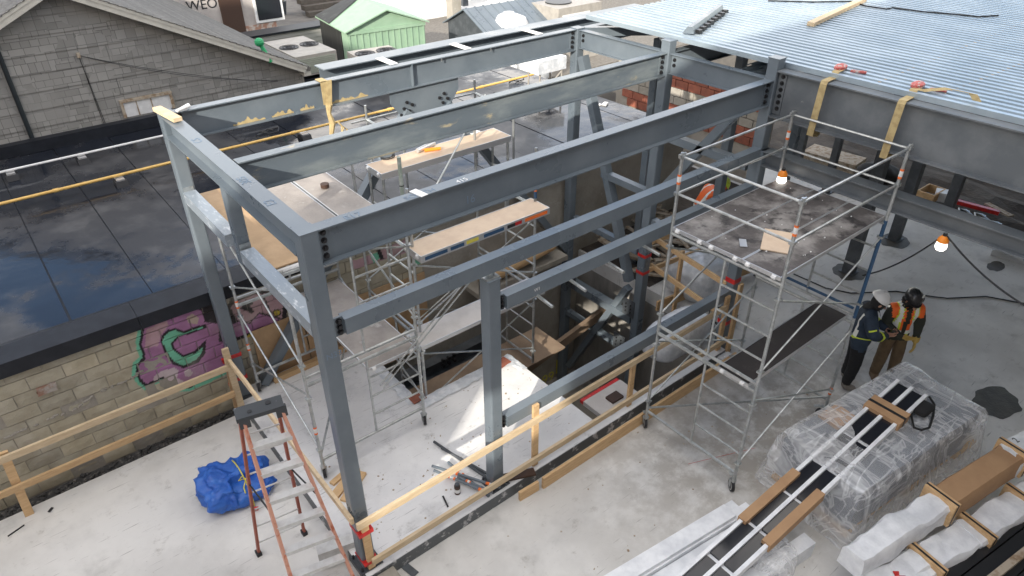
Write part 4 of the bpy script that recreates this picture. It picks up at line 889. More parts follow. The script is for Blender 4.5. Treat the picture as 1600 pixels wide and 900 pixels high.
# timber block and white clip on the corner column
q = Vector((0, W2-.02, H+.014)); t = thing('timber_block', 'short pale timber offcut lying on top of the left rear column', 'timber', (0, W2, H))
MB().box((-.07, W2-.45, H+.013), (.03, W2+.12, H+.058), Matrix.Rotation(.12, 3, 'Z')).build('block', 'timber_pale', t)
solo('paint_marker', MB().tube([(.10, W2-.13, H+.035), (.27, W2-.02, H+.035)], [.018,.03], 8), 'white_paint', 'white tube lying beside the timber offcut on the rear column', 'tube')
q = AZ(652, 301, H); solo('white_shim', MB().box((q.x-.04, -.085, H+.001), (q.x+.04, .085, H+.008), Matrix.Rotation(.15, 3, 'Z')), 'white_paint', 'white flat shim lying across the front beam', 'shim')
# ================================================================== scaffold towers
TR = .0215
def T(mb, a, b, r=TR, n=8): return mb.tube([a, b], r, n)
def caster(par, x, y, z, rz, lab=None):
    c = MB(); T(c, (x, y, z+.20), (x, y, z+.34), .024); d = Vector((math.cos(rz), math.sin(rz), 0)); s_ = Vector((-d.y, d.x, 0)); ctr = Vector((x, y, z+.085))+d*.03
    c.box(ctr+Vector((-.035,-.035,.09)), ctr+Vector((.035,.035,.12)))
    for q in (-1, 1): c.bar(ctr+s_*.032*q+Vector((0,0,.11)), ctr+s_*.032*q, .05, .008, s_)
    c.bar(ctr+d*.05+Vector((0,0,.13)), ctr+d*.13+Vector((0,0,.11)), .05, .01)
    o = c.build('caster', 'galv', par)
    w = MB().disc(ctr, .085, .038, s_, 20).build('wheel', 'black_rubber', o); MB().disc(ctr, .062, .042, s_, 16).build('rim', 'grey_tyre', o); MB().disc(ctr, .05, .046, s_, 14).build('hub', 'black_plastic', o)
def frame(par, p0, p1, z0, z1, rungs='near', mt='galv', top=True):
    """end frame in the vertical plane p0-p1 : posts, cross bars, inner ladder leg with rungs"""
    p0, p1 = Vector(p0), Vector(p1); V = lambda t, z: (p0.x+(p1.x-p0.x)*t, p0.y+(p1.y-p0.y)*t, z)
    o = MB(); T(o, V(0, z0), V(0, z1)); T(o, V(1, z0), V(1, z1)); T(o, V(0, z1-.06), V(1, z1-.06), .025); T(o, V(0, z0+.06), V(1, z0+.06))
    a, b = (.52, 1) if rungs == 'near' else (0, .48); m = a if rungs == 'near' else b
    T(o, V(m, z0+.06), V(m, z1-.06), .017)
    n = 4
    for i in range(1, n): zz = z0+.06+(z1-z0-.12)*i/n; T(o, V(a, zz), V(b, zz), .014)
    fo = o.build('end_frame', mt, par, True)
    for t in (0, 1):
        for zz in (z0+.25, z1-.25): q = Vector(V(t, zz)); MB().box(q-Vector((.035,.035,.012)), q+Vector((.035,.035,.012))).build('brace_lock', 'galv', fo)
    return fo
def xbrace(par, a0, a1, z0, z1, mt='galv'):
    a0, a1 = Vector(a0), Vector(a1)
    for s0, s1 in ((z0, z1), (z1, z0)):
        m_ = MB(); T(m_, (a0.x, a0.y, s0), (a1.x, a1.y, s1), .013); m_.build('cross_brace', mt, par, True)
def sticker(par, x, y, z):
    m_ = MB(); m_.cur = 0; T(m_, (x, y, z), (x, y, z+.03), TR+.002); m_.cur = 1; T(m_, (x, y, z+.03), (x, y, z+.10), TR+.002); m_.cur = 0; T(m_, (x, y, z+.10), (x, y, z+.125), TR+.002)
    m_.build('sticker', ['orange_label', 'white_paint'], par)
def plank(par, x0, x1, y0, y1, z, mt, along='x', nm='deck_board', th=.045):
    o = MB().box((x0+.012, y0+.012, z-.015), (x1-.012, y1-.012, z)).build(nm, mt, par)
    e = MB()
    if along == 'x': e.box((x0, y0, z-th), (x1, y0+.011, z+.003)); e.box((x0, y1-.011, z-th), (x1, y1, z+.003)); e.box((x0, y0+.0115, z-th), (x0+.011, y1-.0115, z+.002)); e.box((x1-.011, y0+.0115, z-th), (x1, y1-.0115, z+.002))
    else: e.box((x0, y0, z-th), (x0+.011, y1, z+.003)); e.box((x1-.011, y0, z-th), (x1, y1, z+.003)); e.box((x0+.0115, y0, z-th), (x1-.0115, y0+.011, z+.002)); e.box((x0+.0115, y1-.011, z-th), (x1-.0115, y1, z+.002))
    e.build('edge_rail', 'alu', o)
    if along == 'x':
        for yy2 in (y0+.08, y1-.08):
            for xe in (x0, x1): T(MB(), (xe, yy2-.025, z-.03), (xe, yy2+.025, z-.03), .028).build('hook', 'white_paint', o)
    else:
        for xx in (x0+.08, x1-.08):
            for ye in (y0, y1): T(MB(), (xx-.025, ye, z-.03), (xx+.025, ye, z-.03), .028).build('hook', 'white_paint', o)
    return o

# --- big tower at right
TX0, TX1, TY0, TY1 = 4.33, 6.56, -.46, -1.98; ZP = 3.32
tw = thing('scaffold_tower', 'tall rolling scaffold tower at right with dirty dark platform and guard rails', 'scaffold', ((TX0+TX1)/2, (TY0+TY1)/2, 0))
for x in (TX0, TX1):
    frame(tw, (x, TY0, 0), (x, TY1, 0), .28, 1.80); frame(tw, (x, TY0, 0), (x, TY1, 0), 1.80, ZP)
    for y in (TY0, TY1): caster(tw, x, y, 0, .9 if x < 5 else 2.3)
MB().tube([(TX1, TY1, 1.82), (TX1, TY1, ZP-.02)], TR+.003, 8).tube([(TX1, TY1+.05, 1.95), (TX1, TY0-.1, 1.95)], .02, 8).build('blue_post', 'blue_paint', tw, True)
for y in (TY0, TY1):
    xbrace(tw, (TX0, y, 0), (TX1, y, 0), .55, 1.6); xbrace(tw, (TX0, y, 0), (TX1, y, 0), 2.05, 3.05)
m_ = MB(); T(m_, (TX0, TY0, .40), (TX1, TY1, .40), .016); m_.build('plan_brace', 'galv', tw, True)
for i in range(3): plank(tw, TX0-.02, TX1+.02, TY1+.02+i*.495, TY1+.51+i*.495, ZP+.03, 'deck_dirty')
for x in (TX0, TX1):
    for y in (TY0, TY1):
        m_ = MB(); T(m_, (x, y, ZP), (x, y, 4.29)); m_.box((x-.03,y-.03,4.22), (x+.03,y+.03,4.26)); m_.box((x-.03,y-.03,3.76), (x+.03,y+.03,3.80)); m_.tube([(x-.06,y,4.27),(x+.06,y,4.27)], .014, 6); m_.build('guard_post', 'galv', tw, True); sticker(tw, x, y, 3.9 if y == TY0 else 3.86)
for z in (3.78, 4.24):
    for a, b in (((TX0,TY0),(TX1,TY0)), ((TX0,TY1),(TX1,TY1)), ((TX0,TY0),(TX0,TY1)), ((TX1,TY0),(TX1,TY1))):
        m_ = MB(); T(m_, (*a, z), (*b, z), .016); m_.build('guard_rail', 'galv', tw, True)
plank(tw, TX0-.02, TX1+.02, -1.88, -1.43, 1.80, 'deck_black')
sticker(tw, TX1, TY1, .45)
q = AZ(1215, 378, ZP+.035); solo('plywood_offcut', MB().box((q.x-.26, q.y-.17, ZP+.036), (q.x+.26, q.y+.17, ZP+.05), Matrix.Rotation(.5, 3, 'Z')), 'ply_pale', 'pale plywood offcut lying on the dirty scaffold platform', 'plywood')
q = AZ(1161, 380, ZP+.035); solo('steel_offcut', MB().box((q.x-.09, q.y-.04, ZP+.036), (q.x+.09, q.y+.04, ZP+.042), Matrix.Rotation(.7, 3, 'Z')), 'alu', 'small shiny metal strip on the dirty scaffold platform', 'metal strip')
rn = random.Random(8); m_ = MB()
for i in range(30):
    x, y = rn.uniform(TX0+.1, TX1-.1), rn.uniform(TY1+.1, TY0-.1); s_ = rn.uniform(.003, .008); m_.box((x-s_, y-s_, ZP+.034), (x+s_, y+s_, ZP+.036+s_))
tag(m_.build('grit', 'white_paint'), 'pale grit scattered on the dark scaffold platform', 'grit', kind='stuff')

# --- left tower on the raised slab
AX0, AX1, AY0, AY1, AZ0 = .20, 1.76, 1.46, 3.66, .2
t1 = thing('scaffold_tower', 'rolling scaffold tower on the raised slab with plywood and grey boards on top', 'scaffold', (1, 2.55, .2))
for y in (AY0, AY1):
    frame(t1, (AX0, y, 0), (AX1, y, 0), AZ0+.28, 1.85); frame(t1, (AX0, y, 0), (AX1, y, 0), 1.85, 3.42)
    for x in (AX0, AX1): caster(t1, x, y, AZ0, 1.2)
for x in (AX0, AX1): xbrace(t1, (x, AY0, 0), (x, AY1, 0), .75, 1.65); xbrace(t1, (x, AY0, 0), (x, AY1, 0), 2.1, 3.15)
m_ = MB(); T(m_, (AX0, AY0, .62), (AX1, AY1, .62), .016); m_.build('plan_brace', 'galv', t1, True)
m_ = MB(); T(m_, (AX1, AY0, 3.42), (AX1, AY0, 4.30), .024); m_.build('guard_post', 'galv_green', t1, True)
for z in (3.95,): m_ = MB(); T(m_, (AX1, AY0, z), (AX1+.0, AY0+.0, z+.01), .03); m_.build('clamp', 'bolt', t1)
plank(t1, 1.24, 1.72, AY0, AY1+.1, 3.46, 'deck_grey', 'y'); plank(t1, .74, 1.225, AY0+.06, AY1+.12, 3.445, 'deck_grey', 'y')
MB().box((.12, AY0+.02, 3.44), (.73, AY1+.2, 3.458)).build('plywood_board', 'ply', t1)
plank(t1, 1.02, 1.74, AY0, AY1, 1.62, 'deck_grey', 'y')
for x, y in ((AX0, AY0), (AX0, AY1)): sticker(t1, x, y, 1.0); 
sticker(t1, AX0, AY1, 1.75)
q = AZ(508, 293, 3.47); solo('tape_roll', MB().disc((q.x, q.y, 3.50), .055, .05, n=16), 'door_brown', 'brown roll of tape standing on the grey scaffold boards', 'tape roll')
m_ = MB(); T(m_, (.1, AY0+.02, 3.40), (.55, AY0+.02, 3.40), .03); solo('foam_tube', m_, 'white_paint', 'white foam tube under the plywood edge beside the corner column', 'tube', smooth=True)

# --- tower in the opening
BX0, BX1, BY0, BY1, BZ0 = 2.12, 4.25, 1.98, 3.45, -.28
t2 = thing('scaffold_tower', 'scaffold tower standing in the stair opening with long tan and pale boards', 'scaffold', (3.2, 2.7, BZ0))
for x in (BX0, BX1):
    frame(t2, (x, BY1, 0), (x, BY0, 0), BZ0+.02, 1.30); frame(t2, (x, BY1, 0), (x, BY0, 0), 1.30, 2.76)
    for y in (BY0, BY1):
        m_ = MB(); T(m_, (x, y, 2.76), (x, y, 3.62)); m_.build('guard_post', 'galv', t2, True)
for y in (BY0, BY1): xbrace(t2, (BX0, y, 0), (BX1, y, 0), .05, 1.0); xbrace(t2, (BX0, y, 0), (BX1, y, 0), 1.55, 2.5)
gh = plank(t2, BX0-.06, BX1+.02, BY0-.30, BY0+.12, 2.79, 'ply_pale', th=.10)
# printed band along the board edge
y_ = BY0-.3015; band = [(.0,.35,'blue_paint'), (.40,.62,'blue_paint'), (.66,.86,'rope'), (.95,1.3,'blue_paint'), (1.36,1.5,'black_plastic'), (1.5,1.62,'red_tape'), (1.68,2.1,'orange_label')]
for a, b, c in band: MB().box((BX0+a, y_-.002, 2.715), (BX0+b, y_, 2.765)).build('printed_band', c, gh)
jk = plank(t2, BX0+.32, BX1+.55, 3.22, 3.68, 3.30, 'ply_pale', th=.09)
for x in (BX0+.35, BX1+.5):
    m_ = MB(); T(m_, (x, 3.25, 1.9), (x, 3.25, 3.28)); T(m_, (x, 3.65, 2.0), (x, 3.65, 3.28)); T(m_, (x, 3.25, 2.7), (x, 3.65, 2.7), .015); T(m_, (x, 3.25, 3.2), (x, 3.65, 3.2), .02); m_.build('end_frame', 'galv', t2, True)
plank(t2, BX0-.18, BX1-.05, BY0-.32, BY0+.12, 1.40, 'deck_white', th=.06)
m_ = MB(); T(m_, (BX0-.05, BY0-.2, 3.2), (BX0+2.3, BY0+1.4, 4.0), .014); m_.build('cross_brace', 'galv', t2, True)
m_ = MB(); T(m_, (BX1, BY0, 2.75), (BX1, BY0, 3.35), TR); m_.build('guard_post', 'galv', t2, True); sticker(t2, BX1, BY0, 2.95)
MB().tube([(BX1, BY0, 2.84), (BX1, BY0, 2.95)], TR+.002, 8).build('sticker', 'blue_paint', t2)
# diagonal tubes in front
for a, b in (((735,432),(655,510)), ((745,430),(660,515))):
    p, q = AY(*a, 1.2), AY(*b, 1.2); m_ = MB(); T(m_, (p.x, 1.22, p.z), (q.x-.5, 1.5, q.z-.9), .011); m_.build('cross_brace', 'galv', t2, True)
# power tool, bag, paper on the far board
q = AZ(665, 233, 3.32); t = thing('power_drill', 'orange and silver power tool lying on the far scaffold board', 'power tool', (q.x, q.y, 3.303))
MB().tube([(q.x-.16, q.y-.02, 3.34), (q.x+.12, q.y+.05, 3.345), (q.x+.22, q.y+.07, 3.345)], [.035,.045,.02], 10).build('body', 'alu', t, True)
MB().tube([(q.x-.05, q.y-.05, 3.33), (q.x+.18, q.y-.14, 3.33)], [.03,.025], 8).build('handle', 'lamp_orange', t, True)
q = AZ(606, 247, 3.31); solo('cable_coil', MB().tube([(q.x+.11*math.cos(a*.6), q.y+.09*math.sin(a*.6), 3.315+.002*a) for a in range(22)], .008, 5), 'cable', 'small coil of cable on the near end of the far scaffold board', 'cable', smooth=True)
q = AZ(742, 207, 3.305); solo('paper_sheet', MB().box((q.x-.09, q.y-.05, 3.305), (q.x+.09, q.y+.05, 3.31), Matrix.Rotation(.4, 3, 'Z')), 'white_paint', 'white paper on the far end of the scaffold board', 'paper')
# --- small trestle with tubes over the roof behind the rear beams
tr = thing('tube_trestle', 'galvanised tube trestle standing on the roof between the rear beams', 'scaffold', (5.2, 5.6, ROOFZ))
p0 = AZ(742, 145, 3.2); p1 = AZ(570, 185, 3.2); m_ = MB(); T(m_, (p1.x-.3, p0.y, 3.2), (p0.x, p0.y, 3.2), .017); m_.build('rail', 'galv', tr, True)
for x in (p0.x, p1.x): m_ = MB(); T(m_, (x, p0.y, ROOFZ), (x, p0.y, 3.45), .022); T(m_, (x, p0.y, 3.2), (x+.05, p0.y-1.1, 3.1), .024); T(m_, (x+.05, p0.y-1.1, 3.1), (x+.05, p0.y-1.1, ROOFZ), .022); m_.build('end_frame', 'galv', tr, True)
q = AZ(745, 150, 2.9); MB().ball((q.x, p0.y, 3.02), (.06,.06,.10), 10, 6).build('clamp', 'black_plastic', tr, True)
# white wrapped box on stand
q = AZ(855, 95, 2.75); t = thing('wrapped_duct', 'box wrapped in white sheet on a tube stand behind the rear beam', 'bundle', (q.x, q.y, ROOFZ))
MB().box((q.x-.5, q.y-.25, 2.55), (q.x+.4, q.y+.3, 2.85)).build('wrap', 'poly_wrap', t)
for a in (-.4, .3):
    for b in (-.2, .22): m_ = MB(); T(m_, (q.x+a, q.y+b, ROOFZ), (q.x+a, q.y+b, 2.55), .022); m_.build('leg', 'ac_beige', t, True)
m_ = MB(); T(m_, (q.x-.4, q.y-.2, 2.0), (q.x+.3, q.y-.2, 2.5), .02); m_.build('brace', 'ac_beige', t, True)

# ================================================================== opening: boards, wrapped edges, foam
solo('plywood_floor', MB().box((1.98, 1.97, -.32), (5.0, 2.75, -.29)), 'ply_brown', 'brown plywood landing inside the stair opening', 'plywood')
m_ = MB(); m_.ibeam((1.96, 3.3, -.6), (4.3, 3.3, -.6), .2, .3, .02, .015); bo = solo('opening_beam', m_, 'steel_dark', 'dark steel beam deep in the stair opening behind the plywood landing', 'steel beam')
pl = AZ(705, 545, -.4)
m_ = MB()
for i in range(3):
    for j in range(2): m_.disc((3.2+i*.12, 3.18, -.55+j*.12-.0), .03, .05, (0,1,0), 8)
solo('bolt_cluster', m_, 'bolt', 'cluster of dark bolts on the beam in the opening', 'bolts')
def drape(name, pts, w, drop, lab, mt='poly_wrap', seed=0):
    """crumpled sheet folded over a slab edge: along pts, lying w on top and hanging drop over the edge"""
    m_ = MB(); n = 40; k = 9; P_ = [Vector(p) for p in pts]; d = (P_[1]-P_[0]); L_ = d.length; d.normalize(); s_ = Vector((-d.y, d.x, 0))
    for i in range(n+1):
        for j in range(k+1):
            t = i/n; u = j/k; c = P_[0]+d*L_*t
            nz_ = mnoise.noise(Vector((t*L_*6+seed, u*5, seed)))*.028+mnoise.noise(Vector((t*L_*15+seed, u*9, seed)))*.012
            if u < .55: p = c-s_*(w*(.55-u)/.55+nz_*2)+Vector((0,0,.012+abs(nz_)))
            else: p = c+s_*(.012+abs(nz_))+Vector((0,0,-(u-.55)/.45*drop+.012))
            m_.v.append(p)
    m_.f = [(i*(k+1)+j, (i+1)*(k+1)+j, (i+1)*(k+1)+j+1, i*(k+1)+j+1) for i in range(n) for j in range(k)]; m_.mi = [0]*len(m_.f)
    return solo(name, m_, mt, lab, 'sheeting', 'plastic sheeting on slab edges', True)
drape('plastic_sheeting', [(1.95, 3.8, .2), (1.95, 1.95, .2)], .16, .25, 'crumpled clear sheeting folded over the left edge of the opening', seed=3)
drape('plastic_sheeting', [(1.95, 1.95, .2), (3.7, 1.95, .2)], .20, .3, 'crumpled clear sheeting along the near edge of the opening', seed=9)
drape('plastic_sheeting', [(3.7, 1.95, .2), (3.7, 1.5, .2)], .14, .25, 'small fold of clear sheeting at the opening corner beyond the short column', seed=15)
for k, (px, py) in enumerate(((652,622),(785,567),(570,542))):
    q = AZ(px, py, .215); solo('terracotta_tile', MB().box((q.x-.11, q.y-.09, .215), (q.x+.11, q.y+.09, .235), Matrix.Rotation(.1*k, 3, 'Z')), 'terracotta', ('orange tile piece at the near corner of the opening','orange tile piece half under sheeting beyond the short column','orange tile piece at the left side of the opening')[k], 'tile')
# timber-wrapped roll on the far side of the opening
q0, q1 = AZ(800, 415, .5), AZ(885, 405, .5); m_ = MB(); m_.tube([(4.4, 3.6, .55), (5.1, 3.62, .62), (5.8, 3.6, .70), (6.1, 3.58, .70)], [.14,.17,.16,.12], 12); solo('canvas_roll', m_, 'timber', 'tan rolled canvas lying along the wall beyond the opening', 'canvas roll', smooth=True)
solo('wall_ledge', MB().box((4.2, 3.45, .30), (6.4, 3.9, .40)), 'rough_conc', 'concrete ledge carrying the tan rolled canvas along the wall', 'ledge')
# right-hand side of the opening: foam-wrapped edge and chest
def lump(name, a, b, amp, mt, lab, cat, seed=0, nn=14, sq=4.0):
    """soft rounded block: superellipsoid between corners a and b with noise"""
    a, b = Vector(a), Vector(b); c = (a+b)/2; h = (b-a)/2; m_ = MB(); N1, N2 = nn*2, nn
    def sp(v): return math.copysign(abs(v)**(2/sq), v)
    for j in range(N2+1):
        t = -math.pi/2+math.pi*j/N2
        for i in range(N1):
            u = 2*math.pi*i/N1; p = Vector((sp(math.cos(t))*sp(math.cos(u))*h.x, sp(math.cos(t))*sp(math.sin(u))*h.y, sp(math.sin(t))*h.z))
            q = p.normalized()*(mnoise.noise(p*4+Vector((seed,0,0)))*amp+mnoise.noise(p*11+Vector((seed,0,0)))*amp*.45); r_ = c+p+q; r_.z = max(r_.z, a.z); m_.v.append(r_)
    m_.f = [(j*N1+i, j*N1+(i+1) % N1, (j+1)*N1+(i+1) % N1, (j+1)*N1+i) for j in range(N2) for i in range(N1)]; m_.mi = [0]*len(m_.f)
    return m_
solo('wrapped_chest', lump('c', (5.55, .22, -.02), (6.85, .85, .55), .03, 'poly_wrap', '', ''), 'poly_wrap', 'chest wrapped in clear plastic beside the far corner column', 'bundle', smooth=True)
solo('wrapped_stack', lump('c', (7.3, .9, .0), (8.5, 1.9, .75), .04, 'poly_wrap', '', '', 4), 'poly_wrap', 'grey plastic-wrapped stack behind the wooden barrier', 'bundle', smooth=True)
MBt = MB().box((6.35, -.42, .0), (6.6, -.2, .15)); MBt.box((6.43, -.36, .151), (6.52, -.27, .17)); solo('hollow_block', MBt, 'foam', 'pale hollow concrete block by the timber kick board', 'block')
m_ = MB().box((3.95, -.04, .02), (4.75, .45, .10)); solo('red_slab_form', m_, 'deck_white', 'white board with red painted edge over the dark opening', 'board')
MB().box((3.96, -.052, .03), (4.74, -.041, .09)).build('red_edge', 'red_tape', bpy.data.objects['red_slab_form']) if False else None
solo('red_board', MB().box((3.95, .455, .03), (4.75, .52, .09)), 'red_tape', 'red painted board over the dark opening', 'board')
solo('brown_pipe_stub', MB().box((4.25, .12, .101), (4.48, .28, .14)), 'door_brown', 'short brown board on the white board over the opening', 'board')
# black cables piled by the barrier
rn = random.Random(4)
for k, (cx, cy, r_) in enumerate(((7.05, .62, .22), (7.5, .5, .3), (6.95, .9, .26))):
    pts = [(cx+r_*math.cos(a*.55+k)*(1+.2*math.sin(a)), cy+r_*math.sin(a*.6+k)*(1+.2*math.cos(a*1.3)), .02+.008*(a % 5)) for a in range(34)]
    solo('cable_pile', MB().tube(pts, .011, 5), 'cable', ('loose loops of black cable at the foot of the far corner column','wide loop of black cable on the floor behind the barrier','tangled black cable beside the plastic-wrapped chest')[k], 'cable', smooth=True)

# ================================================================== timber guard rails
def lumber(p, q, w, h, nm, par, mt='timber', up=(0,0,1)): return MB().bar(p, q, w, h, up).build(nm, mt, par)
g = thing('timber_guardrail', 'pine guard rail along the front of the raised slab from the near corner column', 'guard rail', (0, -.2, 0))
lumber((-.10, -.16, 1.04), (6.45, -.13, 1.06), .04, .09, 'top_rail', g, 'timber_pale'); lumber((.0, -.17, .36), (6.6, -.15, .36), .04, .09, 'mid_rail', g, 'timber_pale')
for x in (2.49, 4.33): lumber((x, -.11, .2), (x, -.11, 1.28 if x < 3 else 1.0), .09, .04, 'post', g, 'timber', (0,1,0))
lumber((.0, -.12, .2), (.0, -.12, .98), .085, .04, 'post', g, 'timber', (0,1,0)); lumber((6.62, -.20, .0), (6.62, -.20, 1.45), .10, .04, 'post', g, 'timber', (0,1,0)); lumber((6.45, -.12, .2), (6.45, -.12, 1.25), .10, .04, 'post', g, 'timber', (0,1,0))
q0, q1 = AZ(838, 755, 0), AZ(1135, 580, 0); lumber((2.42, -.36, .10), (6.62, -.36, .10), .04, .20, 'kick_board', g)
lumber((2.05, -.32, .08), (2.36, -.34, .09), .04, .16, 'kick_board', g); lumber((2.0, -.05, .23), (2.4, -.22, .22), .12, .03, 'packer', g, 'door_brown')
g = thing('timber_guardrail', 'pine rail leading back from the near corner column past the ladder', 'guard rail', (-.1, 2, 0))
lumber((-.115, -.10, 1.09), (-.14, 3.72, 1.07), .04, .09, 'top_rail', g, 'timber_pale')
for y in (3.5,): lumber((-.15, y, 0), (-.15, y, 1.3), .09, .04, 'post', g, 'timber_pale', (0,1,0)); lumber((-.18, y+.12, .1), (-.13, y+.10, 1.05), .10, .04, 'post', g, 'ply', (0,1,0))
g = thing('timber_guardrail', 'pine guard rail with two rails along the graffiti wall', 'guard rail', (-2, 3.5, 0))
lumber((-4.2, 3.40, 1.05), (-.20, 3.42, 1.03), .04, .09, 'top_rail', g, 'timber_pale'); lumber((-4.2, 3.42, .54), (-.20, 3.44, .54), .04, .09, 'mid_rail', g)
lumber((-2.98, 3.50, 0), (-2.90, 3.47, 1.1), .10, .045, 'post', g, 'timber', (0,1,0))
g = thing('timber_barrier', 'pine barrier rails around the far side of the opening by the far corner column', 'guard rail', (7, 1, 0))
lumber((6.62, .05, 1.32), (6.9, 1.85, 1.32), .04, .09, 'top_rail', g); lumber((6.62, .1, .75), (6.9, 1.8, .75), .04, .09, 'mid_rail', g)
lumber((6.75, 1.75, 1.30), (8.8, 1.5, 1.34), .04, .09, 'top_rail', g); lumber((6.75, 1.75, .72), (8.8, 1.5, .75), .04, .09, 'mid_rail', g); lumber((6.7, 1.4, .15), (9.2, 1.1, .15), .04, .2, 'kick_board', g)
lumber((6.95, 1.2, 0), (6.95, 1.2, 1.3), .09, .04, 'post', g, 'timber', (0,1,0)); lumber((8.6, 1.5, 0), (8.6, 1.5, 1.3), .09, .04, 'post', g, 'timber', (0,1,0))
solo('lumber_offcuts', MB().box((.10, 1.15, .2), (.62, 1.27, .24), Matrix.Rotation(.5, 3, 'Z')).box((.16, 1.02, .2), (.66, 1.14, .238), Matrix.Rotation(.6, 3, 'Z')).box((.2, 1.3, .2), (.5, 1.38, .236), Matrix.Rotation(.3, 3, 'Z')), 'timber', 'short timber offcuts on the slab behind the stepladder', 'timber')
solo('sill_timber', MB().bar((.45, 3.72, .25), (1.7, 3.74, .25), .09, .09), 'timber', 'timber sole plate lying along the foot of the plywood sheets', 'timber')
# concrete footing block at the near column
solo('footing_block', MB().box((-.12, -.52, .002), (.22, -.215, .15)), 'rough_conc', 'pale concrete block at the foot of the near corner column', 'block')
# ================================================================== ladder
ld = thing('stepladder', 'orange fibreglass stepladder with aluminium steps and black top cap', 'ladder', (-.5, .55, 0))
topL, topR = Vector((-.73, .74, 2.36)), Vector((-.36, .66, 2.36)); fL, fR = Vector((-.86, -.06, .0)), Vector((-.22, -.20, 0.0)); bL, bR = Vector((-.92, 1.05, 0)), Vector((-.36, .98, 0))
for a, b in ((topL, fL), (topR, fR)): MB().bar(a, b, .03, .075, (0,1,0)).build('front_rail', 'ladder_fg', ld); MB().box(b+Vector((-.03,-.05,0)), b+Vector((.03,.05,.07))).build('foot', 'black_rubber', ld)
bo_ = Vector((0, .10, -.03))
for a, b in ((topL, bL), (topR, bR)): MB().bar(a+bo_, b, .028, .05, (0,1,0)).build('rear_rail', 'ladder_red', ld); MB().box(b+Vector((-.03,-.04,0)), b+Vector((.03,.04,.06))).build('foot', 'black_rubber', ld)
for i in range(1, 8):
    t = i*.305/2.36; a, b = topL.lerp(fL, t), topR.lerp(fR, t); s_ = MB(); s_.bar(a+Vector((.012,0,0)), b-Vector((.012,0,0)), .085, .012); s_.bar(a+Vector((.012,-.045,-.02)), b+Vector((-.012,-.045,-.02)), .006, .05)
    s_.build('step', 'ladder_alu', ld)
for i in range(1, 8):
    t = i*.305/2.36; a, b = (topL+bo_).lerp(bL, t), (topR+bo_).lerp(bR, t); MB().tube([a, b], .011, 6).build('rear_brace', 'ladder_alu', ld, True)
d_ = (topR-topL).normalized(); cp = MB(); c_ = (topL+topR)/2; cp.bar(topL-d_*.05+Vector((0,.045,.02)), topR+d_*.05+Vector((0,.045,.02)), .19, .05); cp.bar(topL-d_*.05+Vector((0,-.03,-.03)), topL+d_*.06+Vector((0,-.03,-.03)), .05, .13); cp.bar(topR-d_*.06+Vector((0,-.03,-.03)), topR+d_*.05+Vector((0,-.03,-.03)), .05, .13)
cp.build('top_cap', 'cap_plastic', ld); MB().disc(c_+Vector((.10,.05,.048)), .03, .006).disc(c_+Vector((-.1,.04,.048)), .025, .006).build('cap_hole', 'black_rubber', ld)
for t in (.45,): 
    for a, b, c, d in ((topL, fL, topL+bo_, bL), (topR, fR, topR+bo_, bR)): MB().tube([a.lerp(b, t), c.lerp(d, t)], .01, 6).build('spreader', 'black_plastic', ld)
# aluminium work platform behind the ladder foot
solo('plank_end', MB().box((-.42, .30, .02), (.02, .44, .30), Matrix.Rotation(-.25, 3, 'Z')), 'ladder_alu', 'scuffed aluminium plank end behind the ladder foot', 'plank')
# ================================================================== tarp bundle
a = lump('t', (-1.20, 1.76, 0), (-.30, 2.60, .38), .05, 'tarp', '', '', 3, 60, 2.8)
c_ = Vector((-.75, 2.18, 0))
for i, p in enumerate(a.v):
    d = p-c_; ang = math.atan2(d.y, d.x)
    w_ = 1-.16*math.exp(-((d.x-.05)*5)**2)                        # rope waist
    a.v[i] = Vector((c_.x+d.x*(1+.05*math.sin(7*ang)), c_.y+d.y*w_, p.z*w_*(1-.25*max(0, d.x))+.02*mnoise.noise(p*16)))
    p = a.v[i]; rd = lambda s, o: 1-abs(mnoise.noise(Vector((p.x*s+o, p.y*s*.6, p.z*s)))*2)
    f = .07*(rd(2.6, 1)-.5)+.045*(rd(6, 4)-.5)+.02*(rd(13, 8)-.5); dd = (p-Vector((c_.x, c_.y, .15))).normalized(); a.v[i] = p+dd*f
    if d.y < -.1 and d.x > -.1: a.v[i].z *= .72
    a.v[i].z = max(0, a.v[i].z)
tb = thing('tarp_bundle', 'blue tarpaulin bundle tied with yellow rope on the concrete floor', 'tarp', (-.75, 2.18, 0)); a.build('tarp', 'tarp', tb, True)
pts = [Vector((-.68+.02*math.sin(t), 2.18+.40*math.cos(t), .02+.34*max(0, math.sin(t))**.7)) for t in [math.pi*i/12 for i in range(13)]]; MB().tube(pts, .009, 6).build('rope', 'rope', tb, True)
MB().tube([(-.68,2.02,.36),(-.74,1.97,.37),(-.65,1.96,.36),(-.72,1.88,.31),(-.73,1.83,.25)], .009, 6).build('knot', 'rope', tb, True)
m_ = MB(); m_.tube([(-.72,1.74,.03),(-.66,1.70,.03)], .025, 8); m_.build('bottle_neck', 'red_tape', tb)
